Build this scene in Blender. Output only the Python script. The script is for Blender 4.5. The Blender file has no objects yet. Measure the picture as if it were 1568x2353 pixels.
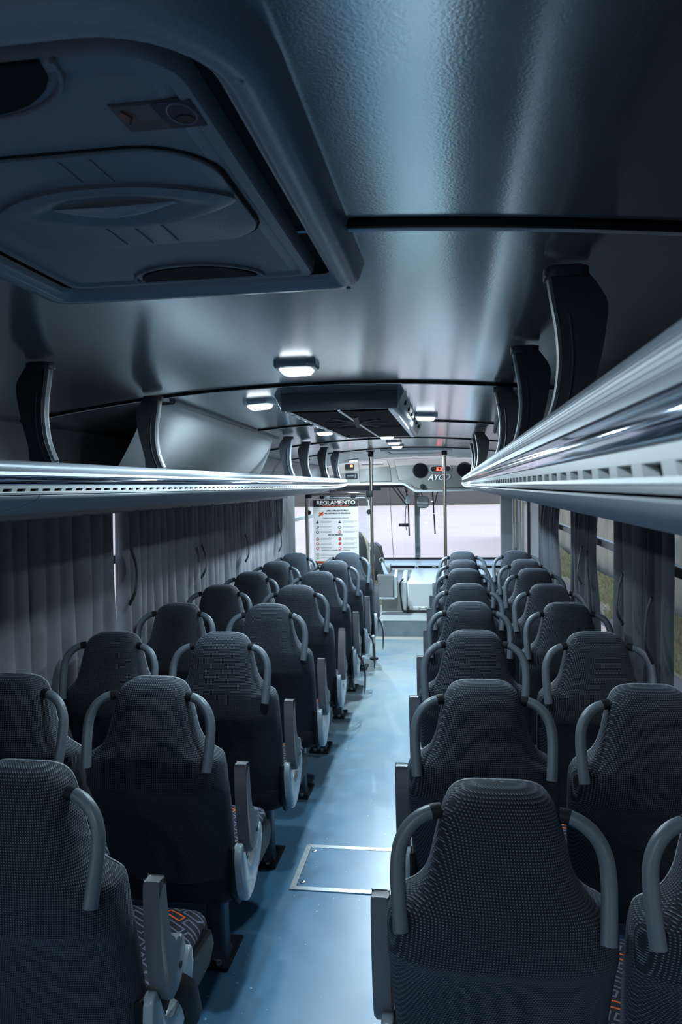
import bpy, bmesh, math, random
from mathutils import Vector, Matrix
random.seed(7)
PI = math.pi
SC = bpy.context.scene
COL = SC.collection

# ------------------------------------------------------------------ camera
CAM = Vector((.4055, 0, 1.64))
def camera():
    yaw, pitch, roll = .1454, -.0331, -.0174
    d = Vector((-math.sin(yaw), math.cos(yaw), 0)); r = Vector((math.cos(yaw), math.sin(yaw), 0)); u = Vector((0, 0, 1))
    d, u = d*math.cos(pitch)+u*math.sin(pitch), u*math.cos(pitch)-d*math.sin(pitch)
    r, u = r*math.cos(roll)+u*math.sin(roll), u*math.cos(roll)-r*math.sin(roll)
    c = bpy.data.cameras.new('camera'); o = bpy.data.objects.new('camera', c); COL.objects.link(o)
    m = Matrix.Identity(4)
    for i in range(3):
        m[i][0] = r[i]; m[i][1] = u[i]; m[i][2] = -d[i]; m[i][3] = CAM[i]
    o.matrix_world = m
    c.sensor_fit = 'VERTICAL'; c.sensor_height = 36; c.sensor_width = 24; c.lens = 26.696
    c.clip_start = .02; c.clip_end = 500
    c.dof.use_dof = True; c.dof.focus_distance = 1.75; c.dof.aperture_fstop = 16.0
    SC.camera = o
camera()

# ------------------------------------------------------------------ world, sun, exposure
LAMP_W = 10.0         # watts per ceiling lamp
LAMP_COL = (.70, .89, 1.0)
W = bpy.data.worlds.new('sky'); SC.world = W; W.use_nodes = True
nt = W.node_tree; nt.nodes.clear()
sk = nt.nodes.new('ShaderNodeTexSky'); sk.sky_type = 'NISHITA'; sk.sun_disc = False
sk.sun_elevation = math.radians(52); sk.sun_rotation = math.radians(140); sk.air_density = 1.2
bg = nt.nodes.new('ShaderNodeBackground'); bg.inputs['Strength'].default_value = .6
wo = nt.nodes.new('ShaderNodeOutputWorld')
nt.links.new(sk.outputs[0], bg.inputs[0]); nt.links.new(bg.outputs[0], wo.inputs[0])
sun = bpy.data.lights.new('sun', 'SUN'); sun.energy = 5.0; sun.angle = math.radians(.6); sun.color = (1, .96, .94)
so = bpy.data.objects.new('sun', sun); COL.objects.link(so)
so.rotation_euler = Vector((-.02, .62, -.78)).to_track_quat('-Z', 'Y').to_euler()
vs = SC.view_settings
vs.view_transform = 'Standard'; vs.look = 'None'; vs.gamma = 1; vs.use_curve_mapping = False; vs.exposure = 0.0
cy = SC.cycles
cy.max_bounces = 8; cy.diffuse_bounces = 4; cy.glossy_bounces = 4; cy.transmission_bounces = 6; cy.transparent_max_bounces = 12
cy.caustics_reflective = False; cy.caustics_refractive = False; cy.sample_clamp_indirect = 4.0

# ------------------------------------------------------------------ materials
def new_mat(name):
    m = bpy.data.materials.new(name); m.use_nodes = True
    n = m.node_tree; b = n.nodes['Principled BSDF']
    return m, n, b
def mat(name, col, rough=.5, metal=0., spec=.5, bump=None, vary=None, coat=0., emit=None):
    """bump=(scale, strength, distance) noise; vary=(scale, amount)."""
    m, n, b = new_mat(name)
    b.inputs['Base Color'].default_value = (*col, 1); b.inputs['Roughness'].default_value = rough
    b.inputs['Metallic'].default_value = metal; b.inputs['Specular IOR Level'].default_value = spec
    b.inputs['Coat Weight'].default_value = coat
    tc = n.nodes.new('ShaderNodeTexCoord')
    if vary:
        t = n.nodes.new('ShaderNodeTexNoise'); t.inputs['Scale'].default_value = vary[0]; t.inputs['Detail'].default_value = 5
        n.links.new(tc.outputs['Object'], t.inputs['Vector'])
        r = n.nodes.new('ShaderNodeMapRange'); r.inputs[1].default_value = .3; r.inputs[2].default_value = .7
        r.inputs[3].default_value = 1-vary[1]; r.inputs[4].default_value = 1+vary[1]
        n.links.new(t.outputs[0], r.inputs[0])
        mx = n.nodes.new('ShaderNodeVectorMath'); mx.operation = 'SCALE'; mx.inputs[0].default_value = col
        n.links.new(r.outputs[0], mx.inputs['Scale']); n.links.new(mx.outputs[0], b.inputs['Base Color'])
    if bump:
        t = n.nodes.new('ShaderNodeTexNoise'); t.inputs['Scale'].default_value = bump[0]; t.inputs['Detail'].default_value = 3
        n.links.new(tc.outputs['Object'], t.inputs['Vector'])
        bp = n.nodes.new('ShaderNodeBump'); bp.inputs['Strength'].default_value = bump[1]; bp.inputs['Distance'].default_value = bump[2]
        n.links.new(t.outputs[0], bp.inputs['Height']); n.links.new(bp.outputs[0], b.inputs['Normal'])
    if emit:
        b.inputs['Emission Color'].default_value = (*emit[0], 1); b.inputs['Emission Strength'].default_value = emit[1]
    return m
def math_node(n, op, a, b=None):
    x = n.nodes.new('ShaderNodeMath'); x.operation = op
    for i, v in enumerate((a, b)):
        if v is None: continue
        if isinstance(v, (int, float)): x.inputs[i].default_value = v
        else: n.links.new(v, x.inputs[i])
    return x.outputs[0]

def weave_mat():
    m, n, b = new_mat('woven_back_fabric')
    tc = n.nodes.new('ShaderNodeTexCoord'); sp = n.nodes.new('ShaderNodeSeparateXYZ')
    n.links.new(tc.outputs['Object'], sp.inputs[0])
    k = PI/.0056
    u = math_node(n, 'MULTIPLY', math_node(n, 'ADD', sp.outputs[0], math_node(n, 'MULTIPLY', sp.outputs[1], .8)), k)
    v = math_node(n, 'MULTIPLY', sp.outputs[2], k*1.05)
    a = math_node(n, 'SINE', math_node(n, 'ADD', u, v)); c = math_node(n, 'SINE', math_node(n, 'SUBTRACT', u, v))
    d = math_node(n, 'MULTIPLY', a, c)
    r = n.nodes.new('ShaderNodeMapRange'); r.inputs[1].default_value = .42; r.inputs[2].default_value = .9
    n.links.new(d, r.inputs[0])
    oi = n.nodes.new('ShaderNodeObjectInfo')
    ns = n.nodes.new('ShaderNodeTexNoise'); ns.inputs['Scale'].default_value = 9; ns.inputs['Detail'].default_value = 4
    n.links.new(tc.outputs['Object'], ns.inputs['Vector'])
    f = math_node(n, 'MULTIPLY', r.outputs[0], math_node(n, 'ADD', math_node(n, 'MULTIPLY', ns.outputs[0], .7), .55))
    mx = n.nodes.new('ShaderNodeMix'); mx.data_type = 'RGBA'
    mx.inputs['A'].default_value = (.006, .011, .020, 1); mx.inputs['B'].default_value = (.17, .215, .255, 1)
    n.links.new(f, mx.inputs['Factor']); n.links.new(mx.outputs['Result'], b.inputs['Base Color'])
    b.inputs['Roughness'].default_value = .75; b.inputs['Specular IOR Level'].default_value = .3
    b.inputs['Sheen Weight'].default_value = .15; b.inputs['Sheen Tint'].default_value = (.5, .6, .8, 1)
    bp = n.nodes.new('ShaderNodeBump'); bp.inputs['Strength'].default_value = .5; bp.inputs['Distance'].default_value = .0015
    n.links.new(d, bp.inputs['Height']); n.links.new(bp.outputs[0], b.inputs['Normal'])
    return m
def maze_mat():
    m, n, b = new_mat('maze_pattern_moquette')
    tc = n.nodes.new('ShaderNodeTexCoord'); mp = n.nodes.new('ShaderNodeMapping')
    mp.inputs['Rotation'].default_value = (.35, .35, .6)
    n.links.new(tc.outputs['Object'], mp.inputs[0])
    def brick(mort):
        t = n.nodes.new('ShaderNodeTexBrick'); t.inputs['Scale'].default_value = 11
        t.inputs['Mortar Size'].default_value = mort; t.inputs['Mortar Smooth'].default_value = 0
        t.inputs['Brick Width'].default_value = .75; t.inputs['Row Height'].default_value = .36
        t.inputs['Color1'].default_value = (0, 0, 0, 1); t.inputs['Color2'].default_value = (1, 1, 1, 1)
        n.links.new(mp.outputs[0], t.inputs['Vector']); return t
    t1, t2 = brick(.05), brick(.10)
    edge = math_node(n, 'SUBTRACT', t2.outputs['Fac'], t1.outputs['Fac'])
    pick = math_node(n, 'GREATER_THAN', t1.outputs['Color'], .8)
    c1 = n.nodes.new('ShaderNodeMix'); c1.data_type = 'RGBA'
    c1.inputs['A'].default_value = (.16, .18, .26, 1); c1.inputs['B'].default_value = (1, .16, .02, 1)
    n.links.new(pick, c1.inputs['Factor'])
    c2 = n.nodes.new('ShaderNodeMix'); c2.data_type = 'RGBA'; c2.inputs['A'].default_value = (.018, .022, .035, 1)
    n.links.new(edge, c2.inputs['Factor']); n.links.new(c1.outputs['Result'], c2.inputs['B'])
    n.links.new(c2.outputs['Result'], b.inputs['Base Color']); b.inputs['Roughness'].default_value = .85
    return m
def floor_mat():
    m, n, b = new_mat('speckled_blue_vinyl')
    tc = n.nodes.new('ShaderNodeTexCoord')
    ns = n.nodes.new('ShaderNodeTexNoise'); ns.inputs['Scale'].default_value = 3; ns.inputs['Detail'].default_value = 8
    n.links.new(tc.outputs['Object'], ns.inputs['Vector'])
    mx = n.nodes.new('ShaderNodeMix'); mx.data_type = 'RGBA'
    mx.inputs['A'].default_value = (.05, .165, .30, 1); mx.inputs['B'].default_value = (.10, .265, .43, 1)
    n.links.new(ns.outputs[0], mx.inputs['Factor'])
    # daylight at the front painted in as paler vinyl, broken up by scuff noise
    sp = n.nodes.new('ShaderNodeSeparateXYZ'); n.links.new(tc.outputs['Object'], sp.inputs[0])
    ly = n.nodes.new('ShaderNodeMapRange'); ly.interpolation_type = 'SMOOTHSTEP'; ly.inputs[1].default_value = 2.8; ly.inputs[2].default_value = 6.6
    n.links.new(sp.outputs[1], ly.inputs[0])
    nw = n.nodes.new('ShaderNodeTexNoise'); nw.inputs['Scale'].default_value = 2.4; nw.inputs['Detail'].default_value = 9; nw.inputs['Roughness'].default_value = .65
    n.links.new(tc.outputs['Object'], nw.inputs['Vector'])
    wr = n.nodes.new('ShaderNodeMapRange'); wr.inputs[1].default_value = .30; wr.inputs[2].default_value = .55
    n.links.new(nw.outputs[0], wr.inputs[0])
    daylight_wear = math_node(n, 'MULTIPLY', ly.outputs[0], math_node(n, 'ADD', math_node(n, 'MULTIPLY', wr.outputs[0], .5), .36))
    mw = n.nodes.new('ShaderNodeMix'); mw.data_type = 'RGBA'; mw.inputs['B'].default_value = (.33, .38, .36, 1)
    n.links.new(daylight_wear, mw.inputs['Factor']); n.links.new(mx.outputs['Result'], mw.inputs['A'])
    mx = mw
    vo = n.nodes.new('ShaderNodeTexVoronoi'); vo.inputs['Scale'].default_value = 38; vo.inputs['Randomness'].default_value = 1
    n.links.new(tc.outputs['Object'], vo.inputs['Vector'])
    wn = n.nodes.new('ShaderNodeSeparateColor'); n.links.new(vo.outputs['Color'], wn.inputs[0])
    dot = math_node(n, 'MULTIPLY', math_node(n, 'LESS_THAN', vo.outputs['Distance'], math_node(n, 'MULTIPLY', wn.outputs[1], .13)),
                    math_node(n, 'GREATER_THAN', wn.outputs[0], .72))
    m2 = n.nodes.new('ShaderNodeMix'); m2.data_type = 'RGBA'; m2.inputs['B'].default_value = (.75, .82, .85, 1)
    n.links.new(dot, m2.inputs['Factor']); n.links.new(mx.outputs['Result'], m2.inputs['A'])
    n.links.new(m2.outputs['Result'], b.inputs['Base Color'])
    n2 = n.nodes.new('ShaderNodeTexNoise'); n2.inputs['Scale'].default_value = 6; n2.inputs['Detail'].default_value = 6
    n.links.new(tc.outputs['Object'], n2.inputs['Vector'])
    rr = n.nodes.new('ShaderNodeMapRange'); rr.inputs[3].default_value = .26; rr.inputs[4].default_value = .42; b.inputs['IOR'].default_value = 1.7
    n.links.new(n2.outputs[0], rr.inputs[0]); n.links.new(rr.outputs[0], b.inputs['Roughness'])
    return m
def glass_mat(name, tint, refl=.08, rough=.0):
    m = bpy.data.materials.new(name); m.use_nodes = True; n = m.node_tree; n.nodes.clear()
    t = n.nodes.new('ShaderNodeBsdfTransparent'); t.inputs[0].default_value = (*tint, 1)
    g = n.nodes.new('ShaderNodeBsdfGlossy'); g.inputs['Roughness'].default_value = rough
    x = n.nodes.new('ShaderNodeMixShader'); x.inputs[0].default_value = refl
    o = n.nodes.new('ShaderNodeOutputMaterial')
    n.links.new(t.outputs[0], x.inputs[1]); n.links.new(g.outputs[0], x.inputs[2]); n.links.new(x.outputs[0], o.inputs[0])
    return m
def emit_mat(name, col, s):
    return mat(name, (.02, .02, .02), .4, emit=(col, s))

M = {}
M['ceiling'] = mat('grained_ceiling_laminate', (.62, .68, .71), .15, metal=.75, spec=.8, bump=(300, .12, .0008), vary=(1.2, .08))
M['ceiling'].node_tree.nodes['Principled BSDF'].inputs['IOR'].default_value = 1.75
M['groove'] = mat('dark_rubber_joint', (.008, .010, .013), .7, spec=.15)
M['bead'] = mat('bright_joint_bead', (.80, .84, .86), .3)
M['wall'] = mat('wall_laminate', (.17, .18, .20), .5, bump=(200, .3, .002))
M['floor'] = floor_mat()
M['alu'] = mat('satin_aluminium', (.62, .68, .72), .32, metal=.85, vary=(40, .08))
M['ridge'] = mat('ribbed_aluminium_rail', (.50, .56, .62), .48, metal=.45, vary=(3, .06))
M['chrome'] = mat('polished_blue_strip', (.34, .39, .50), .06, metal=1.0)
M['white'] = mat('pale_moulded_plastic', (.58, .62, .63), .38, vary=(2, .05))
M['under'] = mat('grey_moulded_underside', (.46, .50, .53), .42, vary=(2, .05))
M['pelmet'] = mat('grey_brown_pelmet', (.52, .50, .50), .6)
M['black'] = mat('black_textured_plastic', (.010, .013, .017), .55, spec=.2, bump=(300, .3, .001))
M['bracket'] = mat('dark_bracket_plastic', (.035, .043, .055), .4, bump=(350, .4, .001))
M['slate'] = mat('slate_grey_plastic', (.11, .14, .17), .38, bump=(400, .35, .0008))
M['slate_arm'] = mat('warm_slate_armrest_plastic', (.135, .145, .165), .42, bump=(400, .35, .0008))
M['shield'] = mat('pale_grey_gloss_plastic', (.36, .43, .48), .22)
M['weave'] = weave_mat()
M['maze'] = maze_mat()
M['darkcloth'] = mat('dark_cushion_side_vinyl', (.012, .016, .022), .6, spec=.2)
M['piping'] = mat('pale_piping', (.30, .33, .38), .6, vary=(160, .5))
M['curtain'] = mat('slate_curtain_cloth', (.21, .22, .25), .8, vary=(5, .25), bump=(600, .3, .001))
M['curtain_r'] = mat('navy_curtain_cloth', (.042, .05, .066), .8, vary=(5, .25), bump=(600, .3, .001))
M['frame'] = mat('black_window_frame', (.02, .022, .026), .4)
M['framegrey'] = mat('grey_window_frame', (.32, .34, .36), .4, metal=.3)
M['steel'] = mat('warm_stainless_tube', (.55, .50, .42), .25, metal=1)
M['cream'] = mat('pale_grey_fascia', (.22, .225, .215), .45, vary=(2, .04))
M['creamd'] = mat('pale_dash_plastic', (.62, .65, .66), .35, vary=(3, .05))
M['bin'] = mat('grey_bin_plastic', (.30, .30, .30), .4)
M['rubber'] = mat('black_rubber', (.012, .012, .013), .6)
M['grille'] = mat('dark_vent_mesh', (.006, .007, .010), .8, spec=.12)
M['hatch'] = mat('hatch_moulding', (.22, .24, .27), .42, spec=.5, bump=(300, .4, .001))
M['hatchf'] = mat('hatch_frame_moulding', (.30, .33, .37), .32, spec=.5, bump=(260, .4, .001))
M['lens'] = emit_mat('lamp_lens', (.86, .95, 1.0), 2.6)
M['led'] = emit_mat('red_led', (1, .06, .03), 9)
M['ledo'] = emit_mat('orange_led', (1, .16, .05), 9)
M['glass'] = glass_mat('clear_glass', (.93, .97, .96), .05)
M['glass_side'] = glass_mat('side_glass', (.70, .74, .72), .06)
M['acrylic'] = glass_mat('acrylic_sheet', (.90, .94, .95), .06)
M['acryl_edge'] = mat('acrylic_edge', (.55, .60, .62), .2)
M['paper'] = mat('poster_paper', (.62, .60, .59), .5)
M['ink'] = mat('black_ink', (.02, .014, .014), .5)
M['inkgrey'] = mat('grey_ink', (.28, .27, .27), .6)
M['inkred'] = mat('red_ink', (.45, .05, .05), .5)
M['inkorange'] = mat('orange_ink', (.85, .13, .05), .5)
M['inkwhite'] = mat('white_ink', (.75, .73, .7), .5)
M['inkblue'] = mat('blue_ink', (.03, .05, .14), .5)
M['tan'] = mat('tan_vinyl', (.42, .36, .26), .5)
M['silver'] = mat('silver_letters', (.75, .77, .78), .2, metal=.7)
M['mirror'] = mat('mirror_glass', (.85, .88, .9), .03, metal=1)
M['belt'] = mat('black_belt_webbing', (.012, .013, .015), .5)
M['ground'] = mat('sunlit_concrete', (.345, .295, .285), .9, vary=(.35, .05))
M['farwall'] = mat('far_grey_building', (.034, .032, .036), .8, vary=(.1, .1))
M['pink'] = mat('pink_building_stripe', (.07, .05, .05), .8)
M['bank'] = mat('mossy_bank', (.16, .14, .06), .9, vary=(9, .6))
M['concrete'] = mat('stained_concrete_wall', (.30, .26, .19), .9, vary=(1.6, .22))

# ------------------------------------------------------------------ mesh helpers
def link(name, me, parent=None, m=None, kind=None, label=None):
    o = bpy.data.objects.new(name, me); COL.objects.link(o)
    if parent is not None: o.parent = parent
    if m is not None and len(me.materials) == 0: me.materials.append(m)
    if kind: o['kind'] = kind
    if label: o['label'] = label
    return o
def thing(name, label, cat, loc=(0, 0, 0), group=None):
    o = bpy.data.objects.new(name, None); COL.objects.link(o); o.location = loc; o.empty_display_size = .1
    return tag(o, label, cat, group)
def tag(o, label, cat, group=None):
    o['label'] = label; o['category'] = cat
    if group: o['group'] = group
    return o
def structure(name):
    o = bpy.data.objects.new(name, None); COL.objects.link(o); o['kind'] = 'structure'; return o
def mesh_of(bm, name, smooth=False, angle=35):
    bmesh.ops.recalc_face_normals(bm, faces=bm.faces)
    me = bpy.data.meshes.new(name)
    if smooth:
        for e in bm.edges:
            if len(e.link_faces) == 2 and e.calc_face_angle(0) > math.radians(angle): e.smooth = False
        for f in bm.faces: f.smooth = True
    bm.to_mesh(me); bm.free(); return me
def box_bm(bm, x0, x1, y0, y1, z0, z1, bev=0, seg=1):
    vs_ = [bm.verts.new((x, y, z)) for x in (x0, x1) for y in (y0, y1) for z in (z0, z1)]
    fs = [bm.faces.new([vs_[i] for i in q]) for q in ((0, 1, 3, 2), (4, 6, 7, 5), (0, 4, 5, 1), (2, 3, 7, 6), (0, 2, 6, 4), (1, 5, 7, 3))]
    if bev:
        es = list({e for f in fs for e in f.edges})
        bmesh.ops.bevel(bm, geom=es, offset=bev, segments=seg, affect='EDGES', profile=.5)
def box(name, b, m, parent=None, bev=.003, seg=1, kind=None, label=None):
    bm = bmesh.new(); box_bm(bm, *b, bev, seg)
    return link(name, mesh_of(bm, name, seg > 1), parent, m, kind, label)
def boxes(name, bs, m, parent=None, bev=0, kind=None):
    bm = bmesh.new()
    for b in bs: box_bm(bm, *b, bev)
    return link(name, mesh_of(bm, name), parent, m, kind)
def prism_bm(bm, poly, axis, a, b, bev=0, seg=2):
    """poly of 2D points extruded along axis from a to b."""
    def P(p, t):
        return {'x': (t, p[0], p[1]), 'y': (p[0], t, p[1]), 'z': (p[0], p[1], t)}[axis]
    A = [bm.verts.new(P(p, a)) for p in poly]; B = [bm.verts.new(P(p, b)) for p in poly]
    n = len(poly); fa = bm.faces.new(A); fb = bm.faces.new(B[::-1])
    for i in range(n): bm.faces.new((A[i], B[i], B[(i+1) % n], A[(i+1) % n]))
    if bev:
        es = list(fa.edges)+list(fb.edges)
        bmesh.ops.bevel(bm, geom=es, offset=bev, segments=seg, affect='EDGES', profile=.5)
def prism(name, poly, axis, a, b, m, parent=None, bev=0, seg=2, kind=None, label=None):
    bm = bmesh.new(); prism_bm(bm, poly, axis, a, b, bev, seg)
    return link(name, mesh_of(bm, name, True), parent, m, kind, label)
def spline(pts, n=6, closed=False):
    """Catmull-Rom through pts (tuples of any dimension)."""
    out = []; N = len(pts)
    V = [Vector(p) for p in pts]
    for i in range(N if closed else N-1):
        p1, p2 = V[i], V[(i+1) % N]
        p0 = V[i-1] if (closed or i > 0) else p1*2-p2
        p3 = V[(i+2) % N] if (closed or i+2 < N) else p2*2-p1
        for k in range(n):
            t = k/n
            out.append(.5*((2*p1)+(p2-p0)*t+(2*p0-5*p1+4*p2-p3)*t*t+(3*p1-p0-3*p2+p3)*t**3))
    if not closed: out.append(V[-1])
    return out
def tube_bm(bm, pts, r, n=10, flat=1.0, up=None, closed=False, caps=True):
    pts = [Vector(p) for p in pts]; N = len(pts); rings = []
    ref = Vector(up) if up else None
    prev = None
    for i, p in enumerate(pts):
        a = pts[i-1] if (i > 0 or closed) else p; b = pts[(i+1) % N] if (i < N-1 or closed) else p
        t = (b-a).normalized()
        if ref is not None: s = t.cross(ref)
        elif prev is None: s = t.cross(Vector((0, 0, 1)) if abs(t.z) < .9 else Vector((1, 0, 0)))
        else: s = prev-t*prev.dot(t)
        s.normalize(); prev = s; q = t.cross(s)
        rr = r[i] if isinstance(r, (list, tuple)) else r
        rings.append([bm.verts.new(p+s*math.cos(2*PI*k/n)*rr+q*math.sin(2*PI*k/n)*rr*flat) for k in range(n)])
    for i in range(N if closed else N-1):
        A, B = rings[i], rings[(i+1) % N]
        for k in range(n): bm.faces.new((A[k], A[(k+1) % n], B[(k+1) % n], B[k]))
    if caps and not closed:
        bm.faces.new(rings[0][::-1]); bm.faces.new(rings[-1])
def tube(name, pts, r, m, parent=None, n=10, flat=1.0, up=None, closed=False, kind=None, label=None):
    bm = bmesh.new(); tube_bm(bm, pts, r, n, flat, up, closed)
    return link(name, mesh_of(bm, name, True, 60), parent, m, kind, label)
def sheet(name, rows, m, parent=None, smooth=True, angle=40, kind=None, thick=0, cyclic=False, label=None):
    """grid of points rows[i][j] -> surface"""
    bm = bmesh.new(); g = [[bm.verts.new(p) for p in r] for r in rows]
    for i in range(len(g)-1):
        n = len(g[i])
        for j in range(n if cyclic else n-1):
            bm.faces.new((g[i][j], g[i][(j+1) % n], g[i+1][(j+1) % n], g[i+1][j]))
    if thick:
        bmesh.ops.recalc_face_normals(bm, faces=bm.faces)
        bmesh.ops.solidify(bm, geom=bm.faces[:], thickness=thick)
    return link(name, mesh_of(bm, name, smooth, angle), parent, m, kind, label)
def rrect(x0, x1, y0, y1, r, n=5):
    out = []
    rs = r if isinstance(r, (tuple, list)) else (r,)*4
    for (cx, cy_, a, q) in ((x1, y1, 0, 0), (x0, y1, 90, 1), (x0, y0, 180, 2), (x1, y0, 270, 3)):
        rr = rs[q]; sx = -1 if cx == x1 else 1; sy = -1 if cy_ == y1 else 1
        for k in range(n+1):
            t = math.radians(a+90*k/n)
            out.append((cx+sx*rr+rr*math.cos(t), cy_+sy*rr+rr*math.sin(t)))
    return out
def disc_poly(cx, cz, r, n=24, sz=1):
    return [(cx+r*math.cos(2*PI*k/n), cz+r*sz*math.sin(2*PI*k/n)) for k in range(n)]
def text(name, s, x, y, z, h, m, parent=None, bold=0, shear=0, width=None, depth=.0008, align='LEFT'):
    """flat lettering in the XZ plane facing -Y, lower-left corner at x, z"""
    c = bpy.data.curves.new(name, 'FONT'); c.body = s; c.size = h*1.38; c.extrude = depth; c.offset = bold*h; c.shear = shear
    c.align_x = align; c.resolution_u = 3
    t = bpy.data.objects.new(name, c); COL.objects.link(t)
    dg = bpy.context.evaluated_depsgraph_get(); dg.update()
    me = bpy.data.meshes.new_from_object(t.evaluated_get(dg))
    bpy.data.objects.remove(t); me.name = name
    xs = [v.co.x for v in me.vertices]
    sx = 1
    if width: sx = width/(max(xs)-min(xs))
    for v in me.vertices:
        px, py, pz = v.co
        v.co = (x+px*sx, y-pz, z+py)
    me.materials.clear()
    return link(name, me, parent, m)

# ------------------------------------------------------------------ outside
g = sheet('ground', [[(-160, -60, -.95), (160, -60, -.95)], [(-160, 99.5, -.95), (160, 99.5, -.95)]], M['ground'], kind='structure')
fb = thing('far_building', 'long low grey building far beyond the windscreen with a pale stripe', 'building', (0, 104, -.95))
box('wall', (-90, 90, -4, 4, 0, 13), M['farwall'], fb, .05)
box('wall_stripe', (-90, -5, -4.06, -3.9, 1.9+.6, 2.7+.6), M['pink'], fb, .02)
# right-hand bank and wall
ow = structure('wall_outside')
rows = []
for i in range(45):
    y = -6+i*1.0
    rows.append([(3.1+.05*math.sin(i*1.7+j)+.25*(1-j/14), y, -.95+j*.068) for j in range(15)])
sheet('mossy_bank', rows, M['bank'], ow)
for i in range(14):
    box('concrete_panel', (3.32, 3.5, -6+i*3, -6+i*3+2.985, -.95, 3.6), M['concrete'], ow, .01)

# ------------------------------------------------------------------ shell: floor, walls, ceiling
YB, YF = -2.2, 10.35
fl = structure('floor')
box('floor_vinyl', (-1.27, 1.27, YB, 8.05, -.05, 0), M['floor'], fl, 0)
box('floor_strip', (-1.27, 1.27, 8.055, 8.24, -.05, 0), mat('cream_strip_vinyl', (.42, .41, .38), .35, vary=(5, .1)), fl, 0)  # cream strip before the step, tone varied slightly by noise
box('step_riser', (-1.27, 1.27, 8.24, 8.30, -.05, .165), mat('grey_blue_riser_vinyl', (.20, .25, .29), .4, vary=(9, .12)), fl, .004)
box('raised_platform', (-1.27, 1.27, 8.235, YF, .165, .177), mat('pale_platform_vinyl', (.42, .45, .46), .35, vary=(6, .1)), fl, .004)

def zc(x): return 1.987-.08*x*x
ce = structure('ceiling')
XS = [-1.1+2.2*i/32 for i in range(33)]
SEAMS = [-2.2, -.56, .975, 2.49, 4.0, 5.45, 6.85]
for a, b in zip(SEAMS, SEAMS[1:]):
    n = 6
    rows = [[(x, a+.009+(b-a-.018)*k/n, zc(x)) for x in XS] for k in range(n+1)]
    sheet('ceiling_panel', rows, M['ceiling'], ce, thick=-.012)
# front cove: paler panel that runs to the overhead fascia
sheet('ceiling_cove', [[(x, 6.86+(9.1-6.86)*k/6, zc(x)+.012*math.sin(k/6*PI)) for x in XS] for k in range(7)], M['white'], ce, thick=-.012)
for i, s in enumerate(SEAMS[1:]):
    t = structure('trim_%d' % (i+1))
    sheet('joint_gap', [[(x, s-.012, zc(x)+.006) for x in XS], [(x, s+.012, zc(x)+.006) for x in XS]], M['groove'], t)
    bm = bmesh.new(); tube_bm(bm, [(x, s+.006, zc(x)-.001) for x in XS], .0075, 6); link('rubber_strip', mesh_of(bm, 'rubber_strip', True), t, M['groove'])
    bm = bmesh.new(); tube_bm(bm, [(x, s+.022, zc(x)-.003) for x in XS], .0048, 8); link('edge_bead', mesh_of(bm, 'edge_bead', True), t, M['bead'])

# side walls: cove above the racks, dado below the windows, pillars
def wall(side, openings, z_win=(.72, 1.6)):
    s = 1 if side == 'right' else -1
    w = structure('wall_'+side)
    def bx(x0, x1, *r): return (min(s*x0, s*x1), max(s*x0, s*x1), *r)
    prof = [(1.10, zc(1.1)+.004), (1.14, 1.86), (1.175, 1.80), (1.21, 1.70), (1.21, 1.60)]
    sheet('cove_panel', [[(s*x, YB+(YF-YB)*k/12, z) for x, z in prof] for k in range(13)], M['wall'], w, thick=.02)
    box('dado_panel', bx(1.21, 1.27, YB, YF, -.02, z_win[0]), M['wall'], w, 0)
    box('window_sill', bx(1.19, 1.27, YB, 7.3, z_win[0]-.02, z_win[0]), M['framegrey'], w, .003)
    box('header_panel', bx(1.21, 1.27, YB, YF, z_win[1], 1.72), M['wall'], w, 0)
    ys = [YB]+[v for o in openings for v in o]+[YF]
    for a, b in zip(ys[::2], ys[1::2]):
        if b-a > .01: box('window_pillar', bx(1.21, 1.27, a, b, z_win[0], z_win[1]), M['wall'], w, 0)
    return w
OPEN_R = [(-1.6, -.1), (0, 1.55), (1.65, 3.2), (3.3, 4.85), (4.95, 6.5), (8.1, 10.1)]
OPEN_L = [(-1.6, -.1), (0, 1.55), (1.65, 3.72), (3.79, 4.85), (4.95, 6.5), (7.72, 10.1)]
wall('right', OPEN_R); wall('left', OPEN_L)
k = 0
for side, ops in (('right', OPEN_R), ('left', OPEN_L)):
    s = 1 if side == 'right' else -1
    for (a, b) in ops:
        if side == 'right' and a > 8: continue
        k += 1
        w = structure('window_%d' % k)
        X0, X1 = (1.22, 1.25) if s > 0 else (-1.25, -1.22)
        fm = M['frame'] if side == 'right' else M['framegrey']
        for nm, r in (('frame_bar', (X0, X1, a, a+.03, .72, 1.6)), ('frame_bar', (X0, X1, b-.03, b, .72, 1.6)),
                      ('frame_bar', (X0, X1, a, b, .72, .75)), ('frame_bar', (X0, X1, a, b, 1.57, 1.6))):
            box(nm, r, fm, w, .003)
        box('transom', (X0-.004, X1, a+.03, b-.03, 1.285, 1.325), M['frame'] if a < 3 else M['framegrey'], w, .004)
        for zz in ((.75, 1.285), (1.325, 1.57)):
            sheet('pane', [[(s*1.236, a+.03, zz[0]), (s*1.236, b-.03, zz[0])], [(s*1.236, a+.03, zz[1]), (s*1.236, b-.03, zz[1])]], M['glass_side'] if a < 7 else M['glass'], w)
# rear wall closes the saloon
wr = structure('wall_rear'); box('rear_panel', (-1.27, 1.27, YB-.05, YB, -.05, 2.0), M['wall'], wr, 0)
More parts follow.
